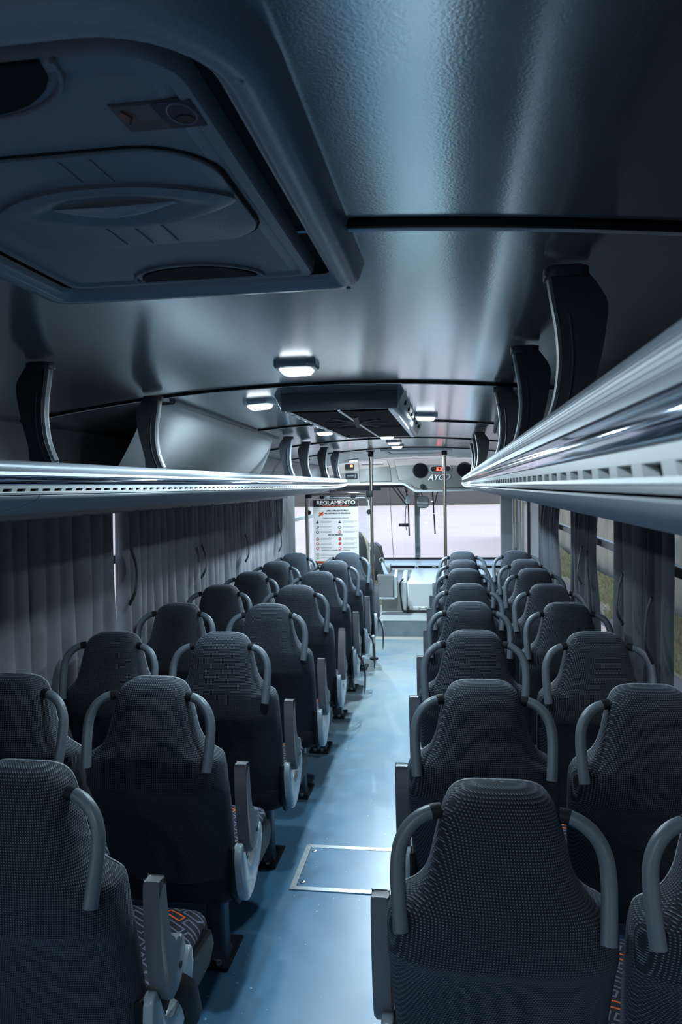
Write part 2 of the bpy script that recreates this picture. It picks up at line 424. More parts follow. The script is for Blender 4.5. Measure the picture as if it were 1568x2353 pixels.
# pelmets over the curtains
for i, s in enumerate((-1, 1)):
    t = structure('trim_%d' % (i+8))
    x0, x1 = sorted((s*1.10, s*1.205))
    box('curtain_pelmet', (x0, x1, YB, 6.95, 1.545, 1.585), M['pelmet'], t, .004)
    tube('curtain_rail', [(s*1.165, YB, 1.54), (s*1.165, 6.95, 1.54)], .006, M['alu'], t, 6)

# ------------------------------------------------------------------ front wall, windscreen
wf = structure('wall_front')
boxes('lower_front_panel', [(-1.27, 1.27, YF, YF+.08, -.05, .64)], M['creamd'], wf)
boxes('header', [(-1.27, 1.27, YF, YF+.08, 1.62, 2.0)], M['cream'], wf)
box('corner_post', (1.045, 1.27, YF-.02, YF+.08, .6, 1.7), M['framegrey'], wf, .01)
box('corner_post', (-1.27, -1.1, YF-.02, YF+.08, .6, 1.7), M['framegrey'], wf, .01)
ws = structure('window_12')
box('centre_pillar', (-.098, -.028, YF-.03, YF+.05, .63, 1.66), mat('windscreen_pillar_grey', (.10, .12, .125), .4), ws, .008)
box('pillar_seal', (-.040, -.024, YF-.036, YF-.028, .65, 1.66), M['framegrey'], ws, .002)
box('bottom_seal', (-1.1, 1.05, YF-.03, YF+.02, .63, .66), M['rubber'], ws, .006)
box('top_seal', (-1.1, 1.05, YF-.03, YF+.02, 1.62, 1.65), M['rubber'], ws, .006)
for a, b in ((-1.1, -.098), (-.028, 1.045)):
    sheet('windscreen_pane', [[(a, YF, .65), (b, YF, .65)], [(a, YF+.06, 1.64), (b, YF+.06, 1.64)]], M['glass'], ws)
# door at the front right
dr = structure('door_1')
box('door_leaf', (1.22, 1.25, 8.1, 10.1, .18, 1.6), mat('dark_door_panel', (.05, .055, .065), .4), dr, .004)
for y in (8.12, 9.08, 10.02): box('door_stile', (1.18, 1.22, y, y+.06, .18, 1.6), M['framegrey'] if y > 9 else M['frame'], dr, .006)
for y0, y1 in ((8.2, 9.06), (9.16, 10.0)):
    for q in ((y0, y0+.02), (y1-.02, y1)): box('glazing_bead', (1.205, 1.22, q[0], q[1], .8, 1.46), M['steel'], dr, .003)
    box('glazing_bead', (1.205, 1.22, y0, y1, 1.44, 1.46), M['steel'], dr, .003)
    box('door_glass', (1.21, 1.218, y0+.02, y1-.02, .82, 1.44), mat('smoked_glass', (.06, .065, .07), .1), dr, 0)

# ------------------------------------------------------------------ overhead racks
def rack(s, label):
    R = thing('luggage_rack', label, 'rack', (0, 0, 0))
    YE = 6.75
    ys = [-2.15, 0.0, 1.0, 2.0, 3.0, 4.0, 5.0, 5.6, 6.0, 6.3, 6.5, 6.62, 6.7, YE]
    def shape(x, z, y):
        t = max(0, (y-5.2)/(YE-5.2))
        kz = math.sqrt(max(0, 1-t*t))*.72+.28
        e = max(0, (y-6.3)/(YE-6.3)); kx = 1-math.sqrt(max(0, 1-e*e))
        z2 = 1.69+(z-1.69)*(kz if z < 1.69 else 1-.5*kx)
        return (s*(x+kx*.05), y, z2)
    def strip(name, prof, m, y0=None, y1=None, angle=40):
        yy = [y for y in ys if (y0 is None or y > y0) and (y1 is None or y < y1)]
        if y0 is not None: yy = [y0]+yy
        if y1 is not None: yy = yy+[y1]
        return sheet(name, [[shape(x, z, y) for x, z in prof] for y in yy], m, R, angle=angle)
    # ribbed aluminium lip: fine ridges along the bus
    p = [(.60, 1.690), (.565, 1.702), (.535, 1.7085), (.510, 1.7085)]
    a, b = (.4985, 1.7055), (.4915, 1.6835)
    N = 9
    for i in range(N):
        for q, d in ((0, 0), (.62, 0), (.70, .0005), (.92, .0005)):
            t = (i+q)/N
            bow = .004*math.sin(t*PI)
            p.append((a[0]+(b[0]-a[0])*t-bow+d, a[1]+(b[1]-a[1])*t+bow*.4))
    p += [(.4905, 1.681), (.4895, 1.6765), (.4915, 1.6755)]
    strip('ribbed_rail', p, M['ridge'], angle=25)
    pc = [(.4915, 1.6755)]+[(.4895-.002*t-.0045*math.sin(t*PI), 1.6755-.0205*t) for t in [k/8 for k in range(9)]]+[(.4895, 1.6548)]
    strip('polished_strip', pc, M['chrome'], angle=60)
    strip('fascia', [(.4895, 1.6548), (.4872, 1.6545), (.4868, 1.6478), (.4925, 1.6470)], M['white'])
    strip('slot_channel', [(.4925, 1.6471), (.502, 1.6471), (.502, 1.6418), (.4895, 1.6418)], M['groove'])
    strip('fascia_lip', [(.4895, 1.6420), (.4868, 1.6418), (.4862, 1.6392), (.4872, 1.6378), (.4862, 1.6368), (.4868, 1.6350), (.4895, 1.6346)], M['white'], angle=20)
    strip('groove', [(.4895, 1.6347), (.4965, 1.6345), (.4965, 1.6333), (.4895, 1.6329)], M['groove'])
    pu = [(.4895, 1.6331), (.4885, 1.6315), (.4905, 1.628), (.500, 1.6215), (.53, 1.610), (.57, 1.6005), (.62, 1.591), (.68, 1.5835), (.75, 1.582), (.9, 1.588), (1.205, 1.60)]
    js = [-2.15, -.2, 1.55, 3.3, 5.05, YE]
    for y0, y1 in zip(js, js[1:]):
        strip('underside_panel', pu, M['under'], y0+.0015, y1-.0015)
    strip('tray', [(.60, 1.690), (.61, 1.668), (.63, 1.66), (.9, 1.66), (1.205, 1.66)], M['wall'])
    strip('end_skirt', [(.60, 1.690), (.61, 1.668)], M['wall'], 6.0, YE)
    # slot bars
    bm = bmesh.new()
    A = [(.4870, 1.6482), (.4868, 1.6414)]
    sk_ = .005
    vs_ = []
    for (x, z), dy in ((A[0], sk_), (A[1], 0)):
        for xx in (x, x+.007):
            for yy in (-.0095, .0095): vs_.append(bm.verts.new((s*xx, yy+dy, z)))
    for q in ((0, 1, 5, 4), (2, 6, 7, 3), (0, 4, 6, 2), (1, 3, 7, 5)): bm.faces.new([vs_[i] for i in q])
    me = mesh_of(bm, 'slot_bar'); me.materials.append(M['white'])
    y = -.0; y_end = 5.2
    while y < y_end:   # the bars between the air slots
        o = link('slot_bar', me, R); o.location = (0, y, 0); y += .05 if y < 3.6 else .054
    # dark end ring
    ring = [shape(x, z, YE) for x, z in [(.60, 1.690), (.565, 1.702), (.535, 1.7085), (.512, 1.7085), (.4915, 1.6835), (.485, 1.6648), (.4868, 1.6478), (.4868, 1.636), (.500, 1.6215), (.57, 1.6005), (.68, 1.5835), (.9, 1.588), (1.205, 1.60)]]
    tube('end_trim', [Vector(p_)+Vector((0, .008, 0)) for p_ in ring], .013, M['black'], R, 8)
    bm = bmesh.new(); vv = [bm.verts.new(p_) for p_ in ring+[shape(1.205, 1.66, YE), shape(.61, 1.668, YE)]]; bm.faces.new(vv)
    link('end_cap', mesh_of(bm, 'end_cap'), R, M['black'])
    return R
rack(-1, 'ribbed aluminium luggage rack along the left wall above the drawn curtains')
rack(1, 'ribbed aluminium luggage rack along the right wall, near end beside the camera')

# rack brackets ------------------------------------------------------------------
def bracket_mesh(s):
    # outline in XZ; inner edge faces the aisle (s=+1 right side: inner edge at small x)
    inner = spline([(.550, 1.950), (.556, 1.91), (.564, 1.86), (.566, 1.81), (.558, 1.755), (.538, 1.703)], 5)
    outer = spline([(.598, 1.700), (.600, 1.722), (.602, 1.75), (.612, 1.79), (.6215, 1.83), (.6275, 1.87), (.629, 1.893), (.622, 1.912), (.606, 1.935), (.594, 1.950)], 4)
    poly = [(s*p.x, p.y) for p in inner]+[(s*p.x, p.y) for p in outer]
    bm = bmesh.new(); prism_bm(bm, poly, 'y', -.017, .017, .004, 2)
    me = mesh_of(bm, 'blade', True); me.materials.append(M['bracket'])
    bm = bmesh.new()
    prism_bm(bm, [(s*x, y) for x, y in rrect(.542, .604, -.024, .024, .014)], 'z', 1.935, 1.951, .004, 2)
    me2 = mesh_of(bm, 'top_flange', True); me2.materials.append(M['bracket'])
    bm = bmesh.new()
    rib = [(s*(p.x+.014), p.y) for p in inner[8:]]
    tube_bm(bm, [(x, -.0172, z) for x, z in rib], .0025, 6)
    me3 = mesh_of(bm, 'raised_rib', True); me3.materials.append(M['bracket'])
    bm = bmesh.new()
    tube_bm(bm, [(s*(p.x-.001), 0, p.y) for p in inner[1:-1]], .006, 8, flat=2.4, up=(0, 1, 0))
    me4 = mesh_of(bm, 'edge_bead', True); me4.materials.append(M['slate'])
    return me, me2, me3, me4
ordl = ['nearest', 'second nearest', 'third nearest', 'fourth nearest', 'fifth nearest', 'farthest']
for s, ys in ((-1, [1.72, 2.42, 4.53, 5.10, 5.85, 6.5]), (1, [1.15, 1.78, 2.5, 4.6, 5.2, 5.85])):
    meshes = bracket_mesh(s)
    for i, y in enumerate(ys):
        b = thing('rack_bracket', 'curved black bracket holding the %s rack to the ceiling, %s one' % ('left' if s < 0 else 'right', ordl[i]), 'bracket', (0, y, 0), 'rack brackets')
        for me in meshes: link(me.name.split('.')[0], me, b)

# duct covers over the racks ------------------------------------------------------
def duct(s, label):
    D = thing('duct_cover', label, 'cover', (0, 0, 0))
    ya, yb = 2.62, 4.62
    rows = []
    NU, NV = 40, 12
    for i in range(NU+1):
        t = i/NU
        row = []
        for j in range(NV+1):
            v = j/NV                                  # 0 at the ceiling, 1 at the rack
            # the ends slope: wider at the foot
            lo = ya+.42*v**1.3; hi = yb+.55*v**1.4
            y = lo+(hi-lo)*t
            e = min(1, min(t, 1-t)/.045); e = math.sin(e*PI/2)
            x = .585+.085*t*(1-v)+.36*v**1.25+(1-e)*(.10)
            z = zc(x)-.006-(zc(x)-.006-1.665)*v
            z -= .012*math.sin(v*PI)*e
            row.append((s*x, y, z))
        rows.append(row)
    sheet('cover_panel', rows, M['white'], D, angle=60)
    tube('top_seal', [(s*(.575+.09*k/10), ya-.02+(yb-ya+.04)*k/10, zc(.6)-.004) for k in range(11)], .012, M['wall'], D, 8)
    return D
duct(-1, 'pale bulging duct cover above the left luggage rack between two brackets')
duct(1, 'pale bulging duct cover above the right luggage rack behind the brackets')

# ------------------------------------------------------------------ roof hatch
def hatch():
    H = thing('roof_hatch', 'large grey roof hatch with rounded frame, recessed handle and warning sticker', 'hatch', (0, 0, 0))
    CX, X, Y0, Y1 = .012, .262, .465, 1.205
    def ring(off, z, r): return [(x, y, z) for x, y in rrect(CX-X+off, CX+X-off, Y0+off, Y1-off, r, 8)]
    rr = (.045, .045, .12, .12)
    def R(k): return tuple(max(.016, v-k) for v in rr)
    prof = [(-.006, 1.986), (-.001, 1.972), (.004, 1.957), (.012, 1.950), (.030, 1.948), (.036, 1.951), (.039, 1.957), (.044, 1.9585), (.047, 1.966)]
    sheet('hatch_frame', [ring(o, z, R(o)) for o, z in prof], M['hatchf'], H, cyclic=True, angle=50)
    sheet('rubber_seal', [ring(o, z, R(o)) for o, z in ((.046, 1.965), (.050, 1.9775), (.068, 1.9775), (.070, 1.968))], M['groove'], H, cyclic=True)
    prof = [(.066, 1.977), (.068, 1.962), (.071, 1.958), (.083, 1.957), (.086, 1.9605), (.089, 1.9605), (.098, 1.9588)]
    sheet('hatch_lid', [ring(o, z, R(o)) for o, z in prof], M['hatch'], H, cyclic=True, angle=30)
    bm = bmesh.new()
    v = [bm.verts.new(p) for p in ring(.0975, 1.9589, R(.0975))]; bm.faces.new(v)
    link('lid_plate', mesh_of(bm, 'lid_plate'), H, M['hatch'])
    pad = rrect(-.118, .180, .682, .942, (.06, .03, .05, .07), 6)
    bm = bmesh.new(); prism_bm(bm, pad, 'z', 1.960, 1.9545, .002, 2); link('centre_pad', mesh_of(bm, 'centre_pad', True), H, M['hatch'])
    tube('pad_groove', [(x, y, 1.9583) for x, y in rrect(-.1205, .1825, .6795, .9445, (.062, .032, .052, .072), 6)], .0016, M['groove'], H, 5, closed=True)
    L, Wd, hx, hy = .134, .054, .044, .800
    rows = []
    for q, z in ((1.0, 1.9545), (1.02, 1.9495), (.90, 1.9455), (.72, 1.9475), (.52, 1.9535), (.25, 1.9560)):
        rows.append([(hx+L*q*math.cos(a), hy+Wd*q*math.sin(a)*(1-.45*abs(math.cos(a))**3), z) for a in [2*PI*k/48 for k in range(48)]])
    rows.append([(hx, hy, 1.9560)]*48)
    sheet('handle_recess', rows, M['hatch'], H, cyclic=True, angle=60)
    bm = bmesh.new()
    tube_bm(bm, [(hx-.07+.14*k/12, hy-.003, 1.951-.005*math.sin(k/12*PI)) for k in range(13)], [.002+.009*math.sin(k/12*PI) for k in range(13)], 8, flat=.6)
    link('pull_bar', mesh_of(bm, 'pull_bar', True), H, M['hatchf'])
    bm = bmesh.new(); prism_bm(bm, disc_poly(hx, hy-.003, .008, 16), 'z', 1.944, 1.940, .0015, 1); link('pull_screw', mesh_of(bm, 'pull_screw', True), H, M['hatchf'])
    for x, y0, y1 in ((.037, .690, .738), (.069, .690, .742), (-.001, .873, .931), (.033, .880, .932), (.068, .873, .928)):
        tube('moulded_rib', [(x, y0, 1.9545), (x, y1, 1.9545)], .0016, M['hatch'], H, 6)
    def flap(name, cx, cy_, a0, rx, ry):
        poly = [(cx+rx*math.cos(a0+PI*k/16), cy_+ry*math.sin(a0+PI*k/16)) for k in range(17)]
        bm = bmesh.new(); prism_bm(bm, poly, 'z', 1.9602, 1.9555, .0015, 1); link(name, mesh_of(bm, name, True), H, M['groove'])
        p2 = [(cx+(rx+.010)*math.cos(a0+PI*k/16), cy_+(ry+.009)*math.sin(a0+PI*k/16), 1.957) for k in range(17)]
        tube('grip_lip', p2, .0026, M['hatch'], H, 6)
    flap('far_grip', .035, 1.112, PI, .088, .062)
    flap('near_grip', .02, .533, 0, .088, .066)
    st = box('warning_sticker', (.128, .199, .604, .651, 1.9575, 1.9585), mat('sticker_film', (.10, .10, .105), .3), H, 0)
    box('sticker_blue_field', (.166, .198, .605, .650, 1.9568, 1.9575), mat('sticker_blue', (.035, .04, .075), .3), st, 0)
    box('sticker_white_field', (.130, .164, .606, .633, 1.9568, 1.9575), mat('sticker_grey', (.14, .14, .145), .3), st, 0)
    for nm, poly, mm in (('hand_print', [(.131, .617), (.139, .612), (.144, .620), (.143, .631), (.136, .636), (.132, .628)], mat('sticker_red', (.30, .09, .07), .4)), ('knob_print', disc_poly(.184, .636, .0085, 14), M['ink'])):
        bm = bmesh.new(); prism_bm(bm, poly, 'z', 1.9569, 1.9562, 0); link(nm, mesh_of(bm, nm), st, mm)
    tube('arrow_print', [(.136, .612, 1.9565), (.141, .622, 1.9565), (.135, .634, 1.9565)], .0015, M['ink'], st, 5)
    tube('ring_print', [(x, y, 1.9566) for x, y in disc_poly(.184, .626, .012, 18, 1.5)], .0008, mat('sticker_line', (.2, .2, .24), .4), st, 5, closed=True)
    for p in ((.262, 1.185), (.261, .571)):
        bm = bmesh.new(); prism_bm(bm, disc_poly(p[0]-.012, p[1], .004, 12), 'z', 1.950, 1.9475, .001, 1); link('frame_screw', mesh_of(bm, 'frame_screw', True), H, M['hatchf'])
    return H
hatch()
# front roof hatch, far ahead
H2 = thing('front_roof_hatch', 'small pale roof hatch far ahead near the two poles', 'hatch', (.08, 7.35, 0))
sheet('hatch_frame', [[(x, y, z) for x, y in rrect(-.33+o, .33-o, -.35+o, .35-o, .06, 5)] for o, z in ((-.004, 1.99), (.004, 1.962), (.04, 1.956), (.05, 1.966))], M['white'], H2, cyclic=True)
sheet('rubber_seal', [[(x, y, z) for x, y in rrect(-.33+o, .33-o, -.35+o, .35-o, .05, 5)] for o, z in ((.049, 1.965), (.055, 1.974), (.075, 1.974))], M['groove'], H2, cyclic=True)
bm = bmesh.new(); prism_bm(bm, rrect(-.262, .262, -.282, .282, .04, 5), 'z', 1.975, 1.966, .003, 1); link('hatch_lid', mesh_of(bm, 'hatch_lid', True), H2, M['white'])

# ------------------------------------------------------------------ ceiling lamps
def lamp_meshes():
    bm = bmesh.new()
    o = [(-.05, -.028), (-.032, -.045), (.032, -.045), (.05, -.028), (.05, .028), (.032, .045), (-.032, .045), (-.05, .028)]
    rows = []
    for q, z in ((1.18, .006), (1.18, -.008), (1.12, -.015), (.90, -.017)):
        rows.append([bm.verts.new((x*q, y*q, z)) for x, y in o])
    for a, b in zip(rows, rows[1:]):
        for i in range(8): bm.faces.new((a[i], a[(i+1) % 8], b[(i+1) % 8], b[i]))
    h = mesh_of(bm, 'lamp_housing'); h.materials.append(M['shield'])
    bm = bmesh.new(); rows = []
    for q, z in ((.92, -.0165), (.88, -.022), (.72, -.031), (.30, -.0325)):
        rows.append([bm.verts.new((x*q, y*q, z)) for x, y in o])
    for a, b in zip(rows, rows[1:]):
        for i in range(8): bm.faces.new((a[i], a[(i+1) % 8], b[(i+1) % 8], b[i]))
    bm.faces.new(rows[-1])
    l = mesh_of(bm, 'lamp_lens', True); l.materials.append(M['lens'])
    return h, l
LH, LL = lamp_meshes()
def lamp(x, y, label, k=1.0):
    t = thing('ceiling_lamp', label, 'lamp', (x, y, zc(x)), 'ceiling lamps')
    t.rotation_euler = (0, math.atan(.16*x), 0)
    L = bpy.data.lights.new('lamp_light', 'AREA'); L.shape = 'RECTANGLE'; L.size = .078; L.size_y = .062
    L.energy = LAMP_W*k; L.color = LAMP_COL
    lo = bpy.data.objects.new('lamp_light', L); COL.objects.link(lo); lo.parent = t; lo.location = (0, 0, -.034)
    link('lamp_housing', LH, t); link('lamp_lens', LL, t)
for x, y, l in ((-.02, 2.10, 'lit white ceiling lamp nearest the camera, in front of a joint'),
                (-.33, 2.89, 'lit white ceiling lamp left of the black ceiling vent, near end'),
                (.285, 3.67, 'lit white ceiling lamp right of the black ceiling vent'),
                (-.333, 4.44, 'lit white ceiling lamp left of the vent, far corner'),
                (-.02, 5.08, 'lit white ceiling lamp at the far edge of the ceiling vent'),
                (-.03, 5.86, 'lit white ceiling lamp beyond the vent, nearer of a close pair'),
                (-.05, 6.42, 'lit white ceiling lamp beyond the vent, farther of a close pair'),
                (-.69, 8.5, 'lit white ceiling lamp over the driver above the small red display'),
                (.0, -.25, 'lit white ceiling lamp behind the camera on the centre line'),
                (-.33, -1.0, 'lit white ceiling lamp behind the camera on the left')):
    lamp(x, y, l, 1.0 if y < 5.5 else 3.6 if y < 7 else 4.5)

# ------------------------------------------------------------------ ceiling vent
V = thing('ceiling_vent', 'dark square ceiling vent with pale frame bars on the ceiling centre', 'vent', (0, 3.55, 0))
zt, zb = 1.99, 1.925
prism('housing', [(-.245, zt), (-.215, zb+.004), (-.20, zb), (.20, zb), (.215, zb+.004), (.245, zt)], 'y', -.80, .80, M['shield'], V, .004, 2)
box('front_lip', (-.215, .215, -.806, -.79, zb-.004, zt-.006), M['slate'], V, .004, 2)
for x0, x1 in ((-.18, -.006), (.006, .18)):
    for y0, y1 in ((-.75, -.03), (.0, .76)):
        box('grille_panel', (x0, x1, y0, y1, zb-.006, zb+.004), M['grille'], V, .002)
for x in (-.2, -.006, .18):
    box('frame_bar', (x, x+(.02 if abs(x) > .1 else .012), -.79, .79, zb-.009, zb+.002), M['alu'], V, .002)
    for k in range(10 if x < -.1 else 0):
        box('grip_tooth', (x+.004, x+.016, -.7+k*.13, -.69+k*.13, zb-.012, zb-.008), M['alu'], V, 0)
box('cross_bar', (-.2, .2, -.035+.08, -.005+.08, zb-.008, zb+.002), M['groove'], V, .002)
for a in range(8):
    an = a*PI/4+.2
    tube('fan_blade', [(0, -.25, zb-.008), (.13*math.cos(an), -.25+.28*math.sin(an), zb-.007)], .012, M['black'], V, 6, flat=.3, up=(0, 0, 1))
for k in range(6):
    bm = bmesh.new(); prism_bm(bm, [(y, z) for y, z in disc_poly(-.6+k*.24, 1.962, .010, 12)], 'x', .226, .236, 0); link('side_hole', mesh_of(bm, 'side_hole'), V, M['groove'])

# ------------------------------------------------------------------ seats
HW = [  # z below crown, half width, rear y, front y
    (0.000, .016, .034, .044), (-.0025, .044, .018, .058), (-.0075, .066, .003, .070), (-.016, .084, -.009, .079), (-.029, .097, -.019, .085),
    (-.048, .1065, -.028, .088), (-.072, .1135, -.035, .090), (-.095, .119, -.038, .091), (-.12, .125, -.041, .092), (-.15, .132, -.045, .094), (-.175, .142, -.048, .097),
    (-.195, .155, -.050, .100), (-.210, .172, -.051, .103), (-.220, .190, -.051, .106), (-.228, .203, -.050, .108), (-.240, .2105, -.049, .111), (-.265, .214, -.047, .116),
    (-.30, .215, -.043, .122), (-.318, .215, -.040, .126), (-.332, .215, -.030, .129), (-.35, .2145, -.014, .134), (-.40, .213, .014, .148), (-.46, .211, .042, .164), (-.54, .207, .076, .186),
    (-.62, .202, .108, .206), (-.665, .196, .126, .214), (-.680, .186, .134, .210), (-.686, .16, .145, .202)]
def back_ring(hw, y0, y1, n=36, flatten=1.0):
    """closed rounded section; rear face slightly domed"""
    ring = []
    cy_, ry = (y0+y1)/2, (y1-y0)/2
    for k in range(n):
        a = 2*PI*k/n
        c, s_ = math.cos(a), math.sin(a)
        p = 3.2
        x = hw*math.copysign(abs(c)**(2/p), c); y = ry*math.copysign(abs(s_)**(2/p), s_)
        y += -.010*(1-(x/hw)**2)*(hw/.215) if y < 0 else -.012*(1-(x/hw)**2)
        ring.append((x, cy_+y))
    return ring
ZS = 1.0804
def seat_meshes():
    out = {}
    n = 40
    # interpolate rows smoothly
    rows = [(z, back_ring(h, a, b, n)) for z, h, a, b in [tuple(v) for v in spline(HW[:17], 2)]+HW[17:]]
    # rear shell: angles where s<=~.55 ; front cover: rest
    def part(sel, off=0):
        bm = bmesh.new(); g = []
        for z, r in rows:
            g.append([bm.verts.new((x, y, ZS+z)) for x, y in r])
        fs = []
        for i in range(len(g)-1):
            for k in range(n):
                if sel(k): fs.append(bm.faces.new((g[i][k], g[i][(k+1) % n], g[i+1][(k+1) % n], g[i+1][k])))
        return bm, g
    front = lambda k: 3 <= k < 17
    bm, g = part(lambda k: not front(k))
    bm.faces.new(g[0]); bm.faces.new(g[-1][::-1])
    bmesh.ops.delete(bm, geom=[v for v in bm.verts if not v.link_faces], context='VERTS')
    me = mesh_of(bm, 'backrest', True, 75); me.materials.append(M['weave']); out['backrest'] = me
    bm, g = part(front)
    bmesh.ops.delete(bm, geom=[v for v in bm.verts if not v.link_faces], context='VERTS')
    me = mesh_of(bm, 'backrest_cover', True, 75); me.materials.append(M['maze']); out['backrest_cover'] = me
    # piping along the seam between back fabric and patterned front
    path = [Vector((r[3][0]*1.004, r[3][1], ZS+z)) for z, r in rows[2:-2]][::-1]+[Vector((r[17][0]*1.004, r[17][1], ZS+z)) for z, r in rows[2:-2]]
    bm = bmesh.new(); tube_bm(bm, path, .0030, 6); me = mesh_of(bm, 'piping', True); me.materials.append(M['piping']); out['piping'] = me
    # grab handles
    for s in (-1, 1):
        pts = spline([(s*.104, .014, ZS-.050), (s*.126, .010, ZS-.052), (s*.150, .004, ZS-.062), (s*.172, -.004, ZS-.083), (s*.1855, -.012, ZS-.115), (s*.1885, -.022, ZS-.155), (s*.1865, -.034, ZS-.20), (s*.1825, -.047, ZS-.252)], 5)
        N = len(pts)
        bm = bmesh.new(); tube_bm(bm, pts[5:], [.0135+.002*(i/N) for i in range(N-5)], 12, flat=1.0)
        me = mesh_of(bm, 'grab_handle', True, 70); me.materials.append(M['slate']); out['grab_handle', s] = me
        bm = bmesh.new(); tube_bm(bm, pts[1:6], .0142, 12); me = mesh_of(bm, 'handle_collar', True, 70); me.materials.append(M['black']); out['handle_collar', s] = me
    # cushion
    def pad(hx, y0, y1, z0, z1, r):
        bm = bmesh.new(); rows_ = []
        for q, z in ((.0, z0), (.012, z0-.0), (.0, z0+.02), (-.002, (z0+z1)/2), (.0, z1-.02), (.006, z1-.008), (.018, z1-.001), (.04, z1+.003)):
            rows_.append([bm.verts.new((x, y, z+(.02*(y-y0)/(y1-y0)))) for x, y in rrect(-hx+q, hx-q, y0+q, y1-q, r-q*.3, 5)])
        for a, b in zip(rows_[1:], rows_[2:]):
            for i in range(len(a)): bm.faces.new((a[i], a[(i+1) % len(a)], b[(i+1) % len(a)], b[i]))
        bm.faces.new(rows_[1][::-1]); top = bm.faces.new(rows_[-1])
        return bm, rows_
    bm, rr = pad(.205, .12, .60, .345, .445, .06)
    me = mesh_of(bm, 'cushion', True, 50); me.materials.append(M['darkcloth']); out['cushion'] = me
    bm = bmesh.new(); rows_ = []
    for q, dz in ((.002, -.012), (.0045, -.005), (.016, .003), (.04, .0075), (.09, .010)):
        rows_.append([bm.verts.new((x, y, .445+dz+(.02*(y-.12)/.48))) for x, y in rrect(-.205+q, .205-q, .12+q, .60-q, .06-q*.3, 5)])
    for a, b in zip(rows_, rows_[1:]):
        for i in range(len(a)): bm.faces.new((a[i], a[(i+1) % len(a)], b[(i+1) % len(a)], b[i]))
    bm.faces.new(rows_[-1])
    me = mesh_of(bm, 'cushion_cover', True, 50); me.materials.append(M['maze']); out['cushion_cover'] = me
    # armrest, shield, frame per side
    arm = [(p.x, p.y) for p in spline([(.117, .7915), (.1185, .793), (.149, .793), (.1505, .7915), (.156, .74), (.166, .68), (.184, .632), (.212, .612), (.243, .610), (.258, .592), (.252, .548), (.225, .513), (.188, .496), (.158, .512), (.135, .56), (.121, .64), (.114, .72)], 3, closed=True)]
    shield = [(p.x, p.y) for p in spline([(.105, .525), (.135, .545), (.155, .50), (.185, .445), (.225, .425), (.268, .452), (.318, .505), (.345, .520), (.357, .490), (.343, .440), (.305, .392), (.25, .352), (.19, .338), (.140, .365), (.112, .43)], 3, closed=True)]
    side_pan = [(.10, .54), (.17, .53), (.24, .44), (.56, .43), (.58, .38), (.54, .345), (.16, .335), (.10, .40)]
    for s in (-1, 1):
        bm = bmesh.new(); a, b = sorted((s*.218, s*.256)); prism_bm(bm, arm, 'x', a, b, .007, 3)
        me = mesh_of(bm, 'armrest', True, 50); me.materials.append(M['slate_arm']); out['armrest', s] = me
        bm = bmesh.new(); prism_bm(bm, disc_poly(.226, .548, .008, 12), 'x', s*.2555, s*.2572, 0); me = mesh_of(bm, 'pivot_cap'); me.materials.append(M['black']); out['pivot_cap', s] = me
        bm = bmesh.new(); a, b = sorted((s*.212, s*.238)); prism_bm(bm, shield, 'x', a, b, .006, 3)
        me = mesh_of(bm, 'side_shield', True, 50); me.materials.append(M['shield']); out['side_shield', s] = me
        bm = bmesh.new(); a, b = sorted((s*.196, s*.216)); prism_bm(bm, side_pan, 'x', a, b, .006, 2)
        me = mesh_of(bm, 'side_panel', True, 50); me.materials.append(M['black']); out['side_panel', s] = me
        # pedestal leg under the aisle half of the seat
        bm = bmesh.new(); x = s*.055
        rows_ = []
        for z, hx, hy in ((.012, .044, .050), (.03, .036, .042), (.08, .034, .038), (.30, .034, .036), (.352, .048, .06)):
            rows_.append([bm.verts.new((x+px, .42+py, z)) for px, py in rrect(-hx, hx, -hy, hy, min(hx, hy)*.5, 4)])
        for a, b in zip(rows_, rows_[1:]):
            for i in range(len(a)): bm.faces.new((a[i], a[(i+1) % len(a)], b[(i+1) % len(a)], b[i]))
        bm.faces.new(rows_[0][::-1]); bm.faces.new(rows_[-1])
        me = mesh_of(bm, 'pedestal_leg', True, 40); me.materials.append(mat('dark_blue_leg_paint', (.03, .045, .07), .35) if 'leg_blue' not in M else M['leg_blue']); M['leg_blue'] = me.materials[0]; out['pedestal_leg', s] = me
        bm = bmesh.new(); box_bm(bm, x-.06, x+.06, .33, .53, 0, .012, .003); me = mesh_of(bm, 'base_plate'); me.materials.append(M['black']); out['base_plate', s] = me
        bm = bmesh.new()
        for px in (-.022, .022): prism_bm(bm, disc_poly(x+px, .352, .010, 10), 'z', .012, .022, 0)
        me = mesh_of(bm, 'plate_bolts'); me.materials.append(M['alu']); out['plate_bolts', s] = me
    # belts
    bm = bmesh.new(); pts = spline([(.226, .215, .515), (.244, .245, .485), (.256, .275, .44), (.262, .29, .37)], 5)
    L = len(pts)
    for i in range(L-1):
        pass
    g = []
    for i, p in enumerate(pts):
        w = .028+.010*(i/(L-1))
        g.append([bm.verts.new((p.x, p.y-w, p.z-.008)), bm.verts.new((p.x+.010, p.y, p.z)), bm.verts.new((p.x+.006, p.y+w, p.z+.006))])
    for a, b in zip(g, g[1:]):
        for j in range(2): bm.faces.new((a[j], a[j+1], b[j+1], b[j]))
    bmesh.ops.recalc_face_normals(bm, faces=bm.faces); bmesh.ops.solidify(bm, geom=bm.faces[:], thickness=.006)
    me = mesh_of(bm, 'belt_stalk', True, 50); me.materials.append(M['belt']); out['belt_stalk'] = me
    bm = bmesh.new()
    pts = spline([(.235, .24, .48), (.262, .28, .42), (.275, .30, .33), (.272, .31, .24), (.265, .33, .20), (.262, .37, .25), (.262, .36, .34), (.25, .33, .44)], 5)
